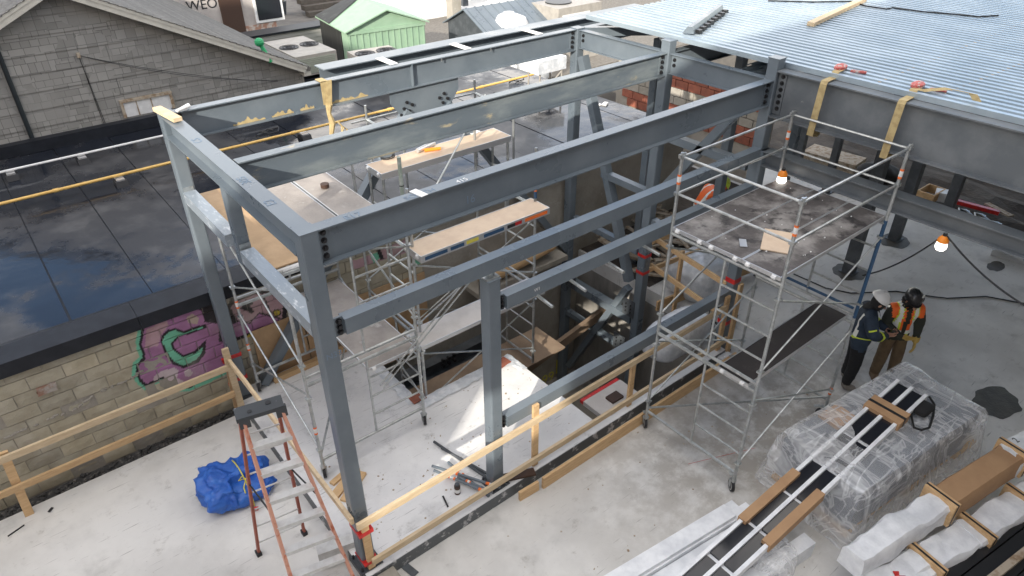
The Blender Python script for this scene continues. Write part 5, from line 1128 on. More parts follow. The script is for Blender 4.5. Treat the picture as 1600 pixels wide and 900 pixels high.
# ================================================================== tube bundle and floor litter
bn = [((678,690),(792,770)), ((690,700),(800,765)), ((700,722),(770,782)), ((675,728),(785,765)), ((678,735),(770,775)), ((715,745),(790,790))]
tb2 = thing('tube_bundle', 'bundle of grey scaffold tubes with orange labels on the raised slab by the short column', 'tubes', (1.75, .45, .2))
for k, (a, b) in enumerate(bn):
    p, q = AZ(*a, .23+.035*(k//3)), AZ(*b, .23+.035*(k//3)); q.y = max(q.y, -.17)
    o = MB().tube([p, q], .019, 8).build('tube', 'steel_dark' if k < 2 else 'steel', tb2, True)
    if k >= 2:
        for t in (.25, .8): r_ = p.lerp(q, t); MB().tube([r_, p.lerp(q, t+.05)], .021, 8).build('label', 'orange_label', o); MB().tube([p.lerp(q, t+.05), p.lerp(q, t+.11)], .021, 8).build('label', 'white_paint', o); MB().tube([p.lerp(q, t+.11), p.lerp(q, t+.14)], .021, 8).build('label', 'orange_label', o)
q = AZ(715, 770, .2); t = thing('drink_can', 'dark can with white label standing beside the tube bundle', 'can', (q.x, q.y, .2)); MB().tube([(q.x, q.y, .2), (q.x, q.y, .34)], .04, 12).build('body', 'door_brown', t, True); MB().tube([(q.x, q.y, .23), (q.x, q.y, .29)], .041, 12).build('label_band', 'white_paint', t, True); MB().tube([(q.x, q.y, .341), (q.x, q.y, .37)], .03, 12).build('lid', 'steel_dark', t, True)
rn = random.Random(12)
for k, (a, b, w, mt, lab) in enumerate((((692,775),(700,792),.02,'black_rubber','dark scrap strip on the raised slab by the can'), ((648,870),(700,825),.015,'wood_old','thin brown strip lying on the floor in front of the slab edge'), ((618,872),(650,898),.09,'steel_dark','dark steel offcut lying in front of the near corner column'), ((12,838),(38,820),.012,'black_rubber','thin dark rod on the floor at the lower left'), ((76,800),(82,793),.03,'black_rubber','small dark wedge on the floor left of the tarp'), ((1075,725),(1180,700),.004,'red_tape','faint red chalk line under the scaffold tower'))):
    p, q = AZ(*a, .012 if k != 0 else .215), AZ(*b, .012 if k != 0 else .215); solo('floor_scrap', MB().bar(p, q, w, .012 if k < 5 else .002), mt, lab, 'scrap')
m_ = MB()
for i in range(300):
    if i % 3: x, y, z = rn.uniform(-3, 7), rn.uniform(-4, -.4), .001
    else: x, y, z = rn.uniform(.0, 3.6), rn.uniform(-.1, 1.9), .201
    s_ = rn.uniform(.003, .010); m_.box((x-s_*rn.uniform(.5,2.2), y-s_, z), (x+s_, y+s_*rn.uniform(.5,2), z+s_*.7), Matrix.Rotation(rn.uniform(0,3), 3, 'Z'))
tag(m_.build('floor_grit', 'wood_old'), 'dark grit and splinters scattered over the concrete', 'grit', kind='stuff')
# extra members and loose lumber in and beside the opening
for k, (p, q, w, h, mt, lab) in enumerate((
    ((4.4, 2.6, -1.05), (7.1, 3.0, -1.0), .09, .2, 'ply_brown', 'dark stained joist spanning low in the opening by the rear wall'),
    ((6.75, 2.4, .9), (8.3, 2.9, .15), .14, .04, 'timber', 'plank leaning down behind the far end frame'))):
    solo('loose_lumber', MB().bar(p, q, w, h), mt, lab, 'timber')
# ================================================================== wrapped goods at right
def obox(o, u, v, a, b):
    """box in frame origin o, axes u,v (unit, horizontal), z: corners a,b in that frame"""
    o, u, v = Vector(o), Vector(u), Vector(v); m_ = MB().box(a, b); m_.v = [o+u*p.x+v*p.y+Vector((0,0,p.z)) for p in m_.v]; return m_
u = Vector((.993,-.117,0)).normalized(); v = Vector((.117,.993,0)); P0 = AZ(1322, 848, 0)
pal = thing('wrapped_pallet', 'large pallet of grey cartons under cloudy stretch film', 'pallet', tuple(P0+u*1.5+v*.6))
for k in range(3): obox(P0, u, v, (.05+k*1.2, .05, .0), (.17+k*1.4, 1.2, .10)).build('pallet_runner', 'timber', pal)
for k in range(5): obox(P0, u, v, (.02, .05+k*.24, .101), (2.62, .05+k*.24+.17, .125)).build('pallet_slat', 'timber', pal)
rn = random.Random(6)
for i in range(3):
    for j in range(2):
        h = .80-.05*((i+j) % 2)-(.02*i if i > 2 else 0)
        obox(P0, u, v, (.06+i*.85, .06+j*.57, .126), (.06+i*.85+.835, .06+j*.57+.555, h)).build('carton', 'box_grey', pal)
obox(P0, u, v, (.3, .7, .805), (2.4, 1.18, .85)).build('carton', 'box_grey', pal)
for k in range(3): obox(P0, u, v, (.10+.55*k, .85, .852), (.48+.55*k, 1.15, .90)).build('small_carton', 'cardboard' if k % 2 else 'box_grey', pal)
# film skin: draped cover over the stack, skirts flaring at the floor
fm = MB(); nu, nv = 46, 30; ext = .62
def film_pt(a, b):
    x, y = -ext+(2.66+2*ext)*a, -ext+(1.22+2*ext)*b
    dx = max(0, -x, x-2.66); dy = max(0, -y, y-1.22); d = max(dx, dy)
    if dx and dy: d = math.hypot(dx, dy)
    cx, cy = min(max(x, 0), 2.66), min(max(y, 0), 1.22)
    zt = .885+.05*math.exp(-((cy-1.0)*4)**2)
    z = max(.004, zt-d*1.45); fl_ = .16*(1-z/zt)
    px = cx+(fl_*(x-cx)/max(d, 1e-6) if d else 0); py = cy+(fl_*(y-cy)/max(d, 1e-6) if d else 0)
    q = Vector((px, py, z)); nn_ = mnoise.noise(Vector((x*3.3, y*3.3, 2)))*.045+mnoise.noise(Vector((x*9, y*9, 5)))*.022
    return P0+u*(q.x+nn_*.6*(1 if d else .1))+v*(q.y+nn_*.6*(1 if d else .1))+Vector((0,0,max(.004, q.z+(nn_*.55 if not d else nn_*.2))))
fm.v = [film_pt(i/nu, j/nv) for i in range(nu+1) for j in range(nv+1)]
fm.f = [(i*(nv+1)+j, (i+1)*(nv+1)+j, (i+1)*(nv+1)+j+1, i*(nv+1)+j+1) for i in range(nu) for j in range(nv)]; fm.mi = [0]*len(fm.f)
fm.build('stretch_film', 'film', pal, True)
# long glazed track bundle resting across the pallet
zb = 0.0; ZF, ZN = .965, .50; pf, pn = AZ(1425, 603, ZF+.1), AZ(1062, 935, ZN+.1); pf.z = ZF; pn.z = ZN; tu = (pf-pn).normalized(); tv = Vector((-tu.y, tu.x, 0)).normalized(); TL = (pf-pn).length
tk = thing('window_bundle', 'long bundle of dark glazed window strips in white frames lying across the pallet', 'windows', tuple(pn.lerp(pf, .5)))
for k in range(3): obox(pn, tu, tv, (0, -.22+k*.19, zb), (TL, -.175+k*.19, zb+.09)).build('frame', 'foam', tk)
for k in range(2):
    n_ = int(TL/.62)
    for i in range(n_): obox(pn, tu, tv, (i*TL/n_+.03, -.173+k*.19, zb+.03), ((i+1)*TL/n_-.03, -.032+k*.19, zb+.06)).build('pane', 'pane', tk)
    obox(pn, tu, tv, (0.0, -.174+k*.19, zb+.001), (TL, -.031+k*.19, zb+.028)).build('backing', 'foam', tk)
def tat(px, py):
    q = AZ(px, py, .85); q2 = AZ(px, py, ZN+.1+(ZF-ZN)*min(1, max(0, (q-pn).dot(tu)/TL))); return (q2-pn).dot(tu)
def sleeve(px, py, ln, mt='cardboard', pad=.02):
    t = tat(px, py); obox(pn, tu, tv, (t-ln/2, -.25, zb-.01), (t+ln/2, .235, zb+.115)).build('cardboard_sleeve', mt, tk); return t
t_ = sleeve(1387, 640, .26); obox(pn, tu, tv, (t_-.02, -.255, zb-.014), (t_+.02, .24, zb+.12)).build('strap', 'black_plastic', tk)
for px, py, side in ((1215,770,-1), (1240,795,1)):
    t = tat(px, py); y0, y1 = (.12, .23) if side < 0 else (-.24, -.13)
    obox(pn, tu, tv, (t-.62, y0, zb-.005), (t+.42, y1, zb+.112)).build('cardboard_sleeve', 'cardboard', tk)
# shoulder bag on the pallet
q = AZ(1442, 640, .95); bag = thing('shoulder_bag', 'small black shoulder bag with its strap looped on the wrapped pallet', 'bag', (q.x, q.y, .93))
MBs = lump('b', (q.x-.16, q.y-.10, .93), (q.x+.14, q.y+.12, 1.02), .01, '', '', '', 2, 8, 5); MBs.build('pouch', 'black_cloth', bag, True)
pts = [AZ(px, py, .94) for px, py in ((1426,625),(1424,650),(1428,668),(1440,672),(1452,668),(1458,650),(1460,632),(1452,620))]; MB().tube(pts, .016, 6).build('strap', 'black_cloth', bag, True)
# white long cartons at lower middle
a, b = AZ(985, 930, .30), AZ(1185, 805, .30); a.z = b.z = 0; cu = (b-a).normalized(); cv = Vector((-cu.y, cu.x, 0)); CL = (b-a).length
wb = thing('white_carton_stack', 'stack of long white foam-wrapped lengths at the bottom edge', 'cartons', tuple(a.lerp(b, .5)))
for k, (o1, o2, z0, z1, e) in enumerate(((.22,.34,0,.30,-.1), (.08,.21,0,.33,0), (-.05,.07,0,.28,.12), (-.18,-.06,0,.31,.05), (-.31,-.19,0,.35,.16), (-.44,-.32,0,.30,.02), (-.62,-.45,.0,.26,.3), (.10,.30,.331,.39,-.3))):
    obox(a, cu, cv, (-.2, o1, z0), (CL+e, o2, z1)).build('carton', 'foam', wb)
q = AZ(1130, 815, .33); MB().tube([q, q+Vector((.05,.09,0))], .05, 10).build('foam_end', 'foam', wb, True)
q = AZ(1210, 870, .2); solo('film_heap', lump('h', (q.x-.35, q.y-.25, 0), (q.x+.3, q.y+.2, .4), .07, '', '', '', 7, 14, 2.4), 'film', 'heap of loose clear film on the floor between the white cartons and pallet', 'film', smooth=True)
# foam and cardboard wrapped long bundles, lower right
def bundle(pa, pb, z0, z1, w, label, segs, belts):
    a, b = AZ(*pa, z1), AZ(*pb, z1); a.z = b.z = 0; bu = (b-a).normalized(); bv = Vector((-bu.y, bu.x, 0)); BL = (b-a).length
    t = thing('long_bundle', label, 'bundle', tuple(a.lerp(b, .5)+Vector((0,0,z0))), 0, 'long wrapped bundles')
    for s0, s1, mt, pad in segs:
        m_ = MB(); n1 = 40; prof = [(-w/2-pad, z0), (w/2+pad, z0), (w/2+pad, (z0+z1)/2), (w/2+pad, z1-.04), (w/2+pad-.03, z1+pad), (0, z1+pad+.008), (-w/2-pad+.03, z1+pad), (-w/2-pad, z1-.04), (-w/2-pad, (z0+z1)/2)]
        for i in range(n1+1):
            x = BL*(s0+(s1-s0)*i/n1)
            for (py_, pz_) in prof:
                k_ = .018 if mt == 'foam' else .004; nn_ = mnoise.noise(Vector((x*3.1, py_*5, pz_*5+z0*9)))*k_*2.2+mnoise.noise(Vector((x*9, py_*9, pz_*9)))*k_*.6
                m_.v.append(a+bu*x+bv*(py_+nn_)+Vector((0,0,max(z0, pz_+nn_))))
        n_ = len(prof); m_.f = [(i*n_+j, i*n_+(j+1) % n_, (i+1)*n_+(j+1) % n_, (i+1)*n_+j) for i in range(n1) for j in range(n_)]+[tuple(range(n_)), tuple(range(n1*n_, n1*n_+n_))]; m_.mi = [0]*len(m_.f)
        m_.build({'foam':'foam_wrap','cardboard':'cardboard_wrap'}.get(mt, 'wrap'), mt, t, True)
    for s0 in belts:
        obox(a, bu, bv, (BL*s0-.05, -w/2-.05, z0-.0), (BL*s0+.05, w/2+.05, z1+.05)).build('edge_board', 'timber', t)
        obox(a, bu, bv, (BL*s0-.012, -w/2-.055, z0+.01), (BL*s0+.012, w/2+.055, z1+.056)).build('strap', 'black_plastic', t)
    return t, a, bu, bv, BL
t, a, bu, bv, BL = bundle((1335,865), (1660,655), .36, .66, .30, 'long bundle in white foam and brown cardboard on top of the pile at lower right', [(0,.40,'foam',.0), (.36,.74,'cardboard',.015), (.70,1,'foam',.01)], (.37, .73))
t2_, a2, bu2, bv2, BL2 = bundle((1385,915), (1690,720), .0, .33, .34, 'lower long bundle under film with timber spacers at lower right', [(0,.40,'foam',.0), (.38,1,'foam',.01)], (.18, .42, .66))
t3_, *_ = bundle((1330,930), (1480,850), .0, .34, .30, 'white carton with a circled number at the bottom right', [(0,1,'foam',.0)], ())
rot = Matrix(((bu.x, bv.x, 0, 0), (bu.y, bv.y, 0, 0), (0, 0, 1, 0), (0, 0, 0, 1)))
q = AZ(1412, 858, .345); text_mesh('2', .11, 'black_plastic', 'number', t3_, Matrix.Translation((q.x, q.y, .352)) @ rot); MB().tube([(q.x+.035+.085*math.cos(k*math.pi/10), q.y+.04+.075*math.sin(k*math.pi/10), .353) for k in range(21)], .003, 4).build('ring_mark', 'black_plastic', t3_)
q = AZ(1590, 692, .69); text_mesh('2', .12, 'black_plastic', 'number', t, Matrix.Translation((q.x, q.y, .69)) @ rot)
q = AZ(1385, 868, .35); MB().box((q.x-.07, q.y-.03, .347), (q.x+.07, q.y+.03, .3495), Matrix.Rotation(-.7, 3, 'Z')).build('red_label', 'red_tape', t3_)
q = AZ(1405, 896, .35); MB().box((q.x-.06, q.y-.03, .347), (q.x+.06, q.y+.03, .3495), Matrix.Rotation(-.7, 3, 'Z')).build('red_label', 'red_tape', t3_)
a, b = AZ(1480, 925, .25), AZ(1640, 800, .25); a.z = b.z = 0; du = (b-a).normalized(); dv = Vector((-du.y, du.x, 0))
dp = thing('dark_pallet', 'pallet of black sheets under film at the bottom right corner', 'pallet', tuple(a))
for i in range(7): obox(a, du, dv, (-.6, -.75+i*.16, .0), (2.6, -.75+i*.16+.145, .22+.01*(i % 2))).build('black_sheet', 'black_plastic', dp)
obox(a, du, dv, (-.6, -.2, .24), (2.6, -.12, .30)).build('timber_bearer', 'wood_old', dp)
# ================================================================== lamps and cables
def hang_lamp(px, py, x, lab, top):
    q = AX(px, py, x); t = thing('work_lamp', lab, 'lamp', tuple(q), 0, 'hanging work lamps')
    MB().tube([q+Vector((0,0,.10)), q+Vector((0,0,.06)), q+Vector((0,0,.02))], [.03,.06,.065], 14).build('cap', 'lamp_orange', t, True)
    MB().tube([q+Vector((0,0,.018)), q+Vector((0,0,-.05)), q+Vector((0,0,-.085))], [.055,.065,.045], 14).build('diffuser', 'bulb', t, True)
    MB().tube([q+Vector((0,0,.13)), q+Vector((0,0,.10))], .025, 8).build('socket', 'black_plastic', t)
    MB().tube([q+Vector((0,0,.13)), Vector((q.x+.02, q.y, top))], .004, 5).build('cord', 'foam', t); return q
l1 = hang_lamp(1472, 380, 6.55, 'lit orange-capped work lamp hanging below the long lower beam', 3.40)
l2 = hang_lamp(1222, 277, 6.45, 'lit orange-capped work lamp hanging beside the scaffold platform', 3.45)
def cable(name, pts, r, lab): solo(name, MB().tube(pts, r, 6), 'cable', lab, 'cable', smooth=True)
l1t = l1+Vector((0,0,.12))
cable('lamp_cable', catenary(l1t, AX(1348, 430, 6.6), .10), .011, 'black cable sagging from the hanging lamp to the scaffold'); cable('lamp_cable', catenary(l1t, AX(1615, 485, 6.6), .08), .011, 'black cable running from the hanging lamp to the right edge')
cable('floor_cable', [AZ(px, py, .012) for px, py in ((1240,428),(1290,450),(1330,458),(1400,455),(1440,461),(1480,466),(1540,463),(1600,474),(1640,480))], .012, 'black cable lying across the floor behind the two workers')
# floor stains
def blot(px, py, rx, ry, seed, lab):
    q = AZ(px, py, 0); m_ = MB(); n = 40
    pts = [(q.x+math.cos(a)*rx*(1+.22*mnoise.noise(Vector((math.cos(a)*2, math.sin(a)*2, seed)))), q.y+math.sin(a)*ry*(1+.22*mnoise.noise(Vector((math.cos(a)*2, math.sin(a)*2, seed+5)))), .004) for a in [2*math.pi*i/n for i in range(n)]]
    m_.add(pts, [tuple(range(n))]); return solo('damp_patch', m_, 'stain', lab, 'stain')
blot(1556, 628, .42, .30, 2, 'dark damp patch on the floor right of the two workers'); blot(1397, 376, .36, .30, 6, 'dark stain round the foot of the middle dark post'); blot(1556, 416, .25, .14, 9, 'small dark stain on the floor below the lower beam'); blot(1328, 425, .36, .3, 12, 'dark stain round the foot of the post behind the scaffold')
# clutter along the far slab edge
def bx_(name, px, py, sx, sy, sz, mt, lab, cat, rz=0, z=.004):
    q = AZ(px, py, z); return solo(name, MB().box((q.x-sx/2, q.y-sy/2, z), (q.x+sx/2, q.y+sy/2, z+sz), Matrix.Rotation(rz, 3, 'Z')), mt, lab, cat)
bx_('brown_board', 1385, 322, .22, 2.5, .04, 'terracotta', 'long rust-brown board lying on the floor behind the lower beam', 'board', .1)
q = AZ(1452, 308, .03); cr = thing('small_crate', 'small open timber crate at the far edge of the slab', 'crate', tuple(q))
for a, b in (((-.3,-.2,0),(.3,-.17,.2)), ((-.3,.17,0),(.3,.2,.2)), ((-.3,-.169,0),(-.27,.169,.2)), ((.27,-.169,0),(.3,.169,.2))): MB().box(q+Vector(a), q+Vector(b)).build('side', 'timber', cr)
bx_('white_bag', 1470, 312, .3, .3, .22, 'foam', 'crumpled white bag beside the small crate', 'bag', .4)
q = AZ(1372, 280, .05); solo('black_heap', lump('h', (q.x-.5, q.y-.5, 0), (q.x+.4, q.y+.5, .45), .08, '', '', '', 5, 12, 2.2), 'black_cloth', 'heap of black sheeting at the far edge of the slab', 'sheeting', smooth=True)
q = AZ(1515, 322, .05); solo('red_level', MB().box((q.x-.06, q.y-.6, .03), (q.x+.06, q.y+.6, .12), Matrix.Rotation(.15, 3, 'Z')), 'red_tape', 'long red tool lying at the far edge of the slab', 'tool')
for k, (px, py) in enumerate(((1510,335),(1535,342),(1560,355))):
    q = AZ(px, py, .05); solo('clamp_pile', MB().tube([(q.x+.16*math.cos(a), q.y+.22*math.sin(a*1.3), .06+.03*math.sin(a*2)) for a in range(9)], .025, 6), 'galv', ('pile of metal clamps by the red tool','middle pile of metal clamps at the slab edge','metal clamps at the slab edge, nearest the right side')[k], 'clamps', smooth=True)
a, b = AZ(1542, 318, .1), AZ(1580, 338, .1); solo('loose_plank', MB().bar(a, b, .14, .04), 'wood_old', 'loose plank leaning over the far slab edge', 'plank')
bx_('aluminium_case', 1590, 402, .5, .9, .14, 'alu', 'low aluminium tray on the floor at the right edge', 'tray', .2); bx_('olive_sack', 1300, 255, .7, 1.4, .25, 'wood_old', 'flat olive sacks along the far slab edge', 'sacks', .1)
# terracotta block wall beyond the roof
XW = 12.6; tw_ = thing('block_partition', 'terracotta and grey block wall beyond the flat roof', 'wall', (XW, 3.6, 0))
MB().box((XW+.02, 3.35, -.1), (XW+.20, 8.2, 2.35)).build('core', 'rough_conc', tw_)
for r_ in range(6):
    z0 = 1.0+r_*.215; mt = 'terracotta' if r_ in (0, 1, 4, 5) else 'rough_conc'; me = boxmesh('wall_block', .06, .385, .20, mt, .006)
    for k in range(11): inst('wall_block', me, tw_, (XW, 3.55+k*.4+(.2 if r_ % 2 else 0), z0+.1))
# debris under the deck beyond the opening
rn = random.Random(31); dm = MB()
for i in range(70):
    x, y = rn.uniform(7.5, 10.0), rn.uniform(2.0, 3.85); L_ = rn.uniform(.2, .9); a_ = rn.uniform(0, 3.1); d = Vector((math.cos(a_), math.sin(a_), rn.uniform(-.12, .12)))*L_/2; c = Vector((x, y, .08+rn.uniform(0, .22))); dm.bar(c-d, c+d, rn.uniform(.05, .14), rn.uniform(.02, .05))
tag(dm.build('debris_heap', 'wood_old'), 'heap of broken boards under the deck beyond the opening', 'debris', kind='stuff')
q = AY(857, 592, WY); text_mesh('99', .38, 'rope', 'paint_mark', bld, Matrix.Translation((q.x-.2, WY+.006, q.z-.1)) @ Matrix.Rotation(R(90), 4, 'X'))
q = AY(872, 575, WY); MB().box((q.x-.06, WY+.002, -3.1), (q.x+.06, WY+.008, q.z+.25)).build('paint_stripe', 'rope', bld)
# ================================================================== people
def person(label, loc, rz, J, radii, region, mats, vest=None):
    """J: joint name -> xyz (facing -Y); EDGES give the skeleton; one continuous skinned body"""
    E_ = [('pel','sp1'),('sp1','sp2'),('sp2','chest'),('chest','neck'),('neck','head'),('head','crown'),
          ('chest','shl'),('shl','ell'),('ell','wrl'),('wrl','hal'),('chest','shr'),('shr','elr'),('elr','wrr'),('wrr','har'),
          ('pel','hil'),('hil','knl'),('knl','anl'),('anl','tol'),('pel','hir'),('hir','knr'),('knr','anr'),('anr','tor')]
    names = list(J); me = bpy.data.meshes.new('body'); me.from_pydata([J[k] for k in names], [(names.index(a), names.index(b)) for a, b in E_], [])
    tmp = bpy.data.objects.new('tmp_body', me); COL.objects.link(tmp)
    sk = tmp.modifiers.new('Skin', 'SKIN'); sk.branch_smoothing = .6; sk.use_smooth_shade = True
    for i, k in enumerate(names):
        r_ = radii[k]; v_ = me.skin_vertices[0].data[i]; v_.radius = r_ if isinstance(r_, tuple) else (r_, r_); v_.use_root = (k == 'pel')
    ss = tmp.modifiers.new('Sub', 'SUBSURF'); ss.levels = 3; ss.render_levels = 3
    bpy.context.view_layer.update(); dg = bpy.context.evaluated_depsgraph_get(); bm_ = bpy.data.meshes.new_from_object(tmp.evaluated_get(dg))
    bpy.data.objects.remove(tmp)
    for v_ in bm_.vertices:      # cloth folds
        f_ = .006*mnoise.noise(v_.co*14)+.004*mnoise.noise(Vector((v_.co.x*9, v_.co.y*9, v_.co.z*26)))
        if v_.co.z < 1.5: v_.co += v_.normal*f_
    bm_.materials.clear()
    for k in mats: bm_.materials.append(M[k])
    def seg(p):
        best = None; bd = 1e9
        for a, b in E_:
            A, B = Vector(J[a]), Vector(J[b]); t = max(0, min(1, (p-A).dot(B-A)/max(1e-9, (B-A).length_squared))); d = (p-A.lerp(B, t)).length/ (max(.03, (radii[a][0] if isinstance(radii[a], tuple) else radii[a])))
            if d < bd: bd = d; best = (a, b, t)
        return best
    segs = []
    for p_ in bm_.polygons: s_ = seg(p_.center); segs.append(s_); p_.material_index = region(s_, p_.center); p_.use_smooth = True
    t = thing('person', label, 'person', loc, rz); bo = bpy.data.objects.new('body', bm_); COL.objects.link(bo); bo.parent = t; MW[bo.name] = MW[t.name].copy()
    def shell(name, test, off, mt, matfn=None):
        m_ = MB(); mp_ = {}
        for p_, s_ in zip(bm_.polygons, segs):
            if not test(s_, p_.center): continue
            ix = []
            for vi in p_.vertices:
                if vi not in mp_: mp_[vi] = len(m_.v); m_.v.append(bm_.vertices[vi].co+bm_.vertices[vi].normal*off)
                ix.append(mp_[vi])
            m_.f.append(ix); m_.mi.append(matfn(p_.center) if matfn else 0)
        if m_.f: return m_.build(name, mt, t, True, local=True)
    return t, shell
def hand(t, wr, ha, mt, curl=(0,-.4,-.6), side=1):
    wr, ha = Vector(wr), Vector(ha); d = (ha-wr).normalized(); cz = Vector(curl).normalized(); s_ = d.cross(cz).normalized(); m_ = MB()
    m_.bar(ha-d*.01, ha+d*.075, .078, .028, cz)
    for k, (o_, L_) in enumerate(((-.030,.062),(-.010,.072),(.011,.068),(.031,.052))):
        b = ha+d*.07+s_*o_; p1 = b+d*L_*.5+cz*.006; p2 = p1+d*L_*.28+cz*L_*.42; p3 = p2+cz*L_*.35-d*L_*.05; m_.tube([b, p1, p2, p3], [.0095,.009,.008,.0065], 6)
    b = ha+d*.015-s_*.038*side; m_.tube([b, b-s_*.028*side+d*.025+cz*.012, b-s_*.03*side+d*.055+cz*.03], [.012,.011,.008], 6)
    return m_.build('hand', mt, t, True, local=True)
def headgear(t, head, mt, tilt=.5, brim=True, vis=True):
    c = Vector(head); m_ = MB(); m_.ball((0,0,0), (.122,.145,.125), 20, 8, -.05, 1.0); m_.tube([(0,0,-.012),(0,0,.004)], [.128,.126], 20)
    if brim: m_.poly([(.10*math.cos(a), -.05-.135*math.sin(a), -.014) for a in [math.pi*i/10 for i in range(11)]], .01)
    for s_ in (-.03, 0, .03): m_.tube([(s_, -.14+.28*i/8, .128*math.sin(math.pi*(.06+.88*i/8))+.0) for i in range(9)], .008, 5)
    rm = Matrix.Rotation(tilt, 3, 'X'); m_.v = [c+rm @ p for p in m_.v]; return m_.build('helmet', mt, t, True, local=True)
def face(t, head, tilt, mt='skin', mask=None):
    c = Vector(head); rm = Matrix.Rotation(tilt, 3, 'X'); m_ = MB()
    m_.tube([(0,-.095,.0),(0,-.125,-.035),(0,-.105,-.05)], [.012,.02,.012], 8); m_.ball((-.092,0,-.02), (.012,.025,.035), 8, 5); m_.ball((.092,0,-.02), (.012,.025,.035), 8, 5)
    m_.v = [c+rm @ p for p in m_.v]; m_.build('nose_and_ears', mt, t, True, local=True)
    m_ = MB(); m_.ball((-.034,-.094,-.004), .011, 8, 5); m_.ball((.034,-.094,-.004), .011, 8, 5); m_.box((-.03,-.107,-.078), (.03,-.095,-.070)); m_.v = [c+rm @ p for p in m_.v]; m_.build('eyes_and_mouth', 'door_brown', t, True, local=True)
RAD = dict(pel=(.155,.125), sp1=(.150,.120), sp2=(.165,.125), chest=(.165,.12), neck=.058, head=(.085,.10), crown=(.07,.08), shl=.085, ell=.062, wrl=.045, hal=.034, shr=.085, elr=.062, wrr=.045, har=.034,
           hil=.105, knl=.085, anl=.07, tol=.046, hir=.105, knr=.085, anr=.07, tor=.046)
def std(**k):
    J = dict(pel=(0,0,.94), sp1=(0,0,1.05), sp2=(0,-.01,1.20), chest=(0,-.01,1.36), neck=(0,-.05,1.49), head=(0,-.10,1.60), crown=(0,-.125,1.68),
             shl=(.19,-.01,1.40), ell=(.25,-.02,1.13), wrl=(.22,-.10,.90), hal=(.215,-.13,.84), shr=(-.19,-.01,1.40), elr=(-.25,-.02,1.13), wrr=(-.22,-.10,.90), har=(-.215,-.13,.84),
             hil=(.095,0,.86), knl=(.115,-.02,.48), anl=(.125,.01,.09), tol=(.14,-.16,.05), hir=(-.095,0,.86), knr=(-.115,-.02,.48), anr=(-.125,.01,.09), tor=(-.14,-.16,.05)); J.update(k); return J
LEG = {'pel','hil','knl','anl','hir','knr','anr'}
def reg(pel_z):
    def f(s_, c):
        a, b, t = s_
        if b in ('tol','tor') or (b in ('anl','anr') and t > .86): return 2
        if a in ('hil','hir','knl','knr','anl','anr') or (a == 'pel' and b in ('hil','hir')): return 0 if c.z > pel_z else 1
        if a in ('neck','head') and c.z > 0: return 3 if not (a == 'neck' and t < .45) else 0
        if b in ('hal','har'): return 3
        return 0 if c.z > pel_z else 1
    return f
# worker in navy jacket and white helmet, both hands on a phone
J1 = std(ell=(.27,-.10,1.14), wrl=(.09,-.31,1.10), hal=(.055,-.345,1.10), elr=(-.27,-.10,1.14), wrr=(-.09,-.30,1.08), har=(-.055,-.34,1.085), knr=(-.12,-.02,.48), anr=(-.15,.03,.09), tor=(-.17,-.14,.05))
R1 = dict(RAD, pel=(.235,.19), sp1=(.24,.205), sp2=(.24,.20), chest=(.225,.175), shl=.115, shr=.115, ell=.092, elr=.092, wrl=.062, wrr=.062, hil=.125, hir=.125, knl=.098, knr=.098, anl=.08, anr=.08)
fa = AZ(1320, 602, 0); p1, sh1 = person('worker in navy jacket and white helmet looking down at a phone', (fa.x+.02, fa.y+.02, 0), R(34), J1, R1, reg(.80), ['jacket', 'pants_black', 'boot_grey', 'skin'])
tors = lambda s_: s_[0] in ('pel','sp1','sp2','chest') and s_[1] in ('sp1','sp2','chest','neck','shl','shr')
sh1('reflective_stripe', lambda s_, c: tors(s_) and .98 < c.z < 1.03, .006, 'hivis_y'); [sh1('reflective_stripe', lambda s_, c, g_=g_, h_=h_: tors(s_) and 1.03 <= c.z < 1.43 and .10 < g_*c.x < .15 and h_*c.y > 0, .006, 'reflect') for g_ in (-1, 1) for h_ in (-1, 1)]
for a_ in ('shl','shr','ell','elr'): sh1('reflective_stripe', lambda s_, c, a_=a_: s_[0] == a_ and .40 < s_[2] < .57, .006, 'hivis_y')
sh1('collar', lambda s_, c: s_[0] == 'chest' and s_[1] == 'neck' and s_[2] > .35, .03, 'black_cloth')
headgear(p1, Vector(J1['head'])+Vector((0,.005,.055)), 'helmet', .55); face(p1, Vector(J1['head'])+Vector((0,-.01,.0)), .6)
m_ = MB(); m_.box((-.035,-.152,-.0), (.035,-.149,.03)); c = Vector(J1['head'])+Vector((0,.005,.06)); m_.v = [c+Matrix.Rotation(.55,3,'X') @ p for p in m_.v]; m_.build('helmet_badge', 'black_plastic', p1, local=True)
hand(p1, J1['wrl'], J1['hal'], 'skin', (-.2,-.3,.6), 1); hand(p1, J1['wrr'], J1['har'], 'skin', (.2,-.3,.6), -1)
mw1 = MW[p1.name]; pc = mw1 @ Vector((0,-.40,1.125)); ph = thing('phone', 'black phone held by the worker in the navy jacket', 'phone', tuple(pc), R(34)); MB().box((-.04,-.075,-.006), (.04,.075,.0)).build('case', 'black_plastic', ph, local=True); MB().box((-.036,-.07,.0005), (.036,.07,.002)).build('screen', 'pane', ph, local=True)
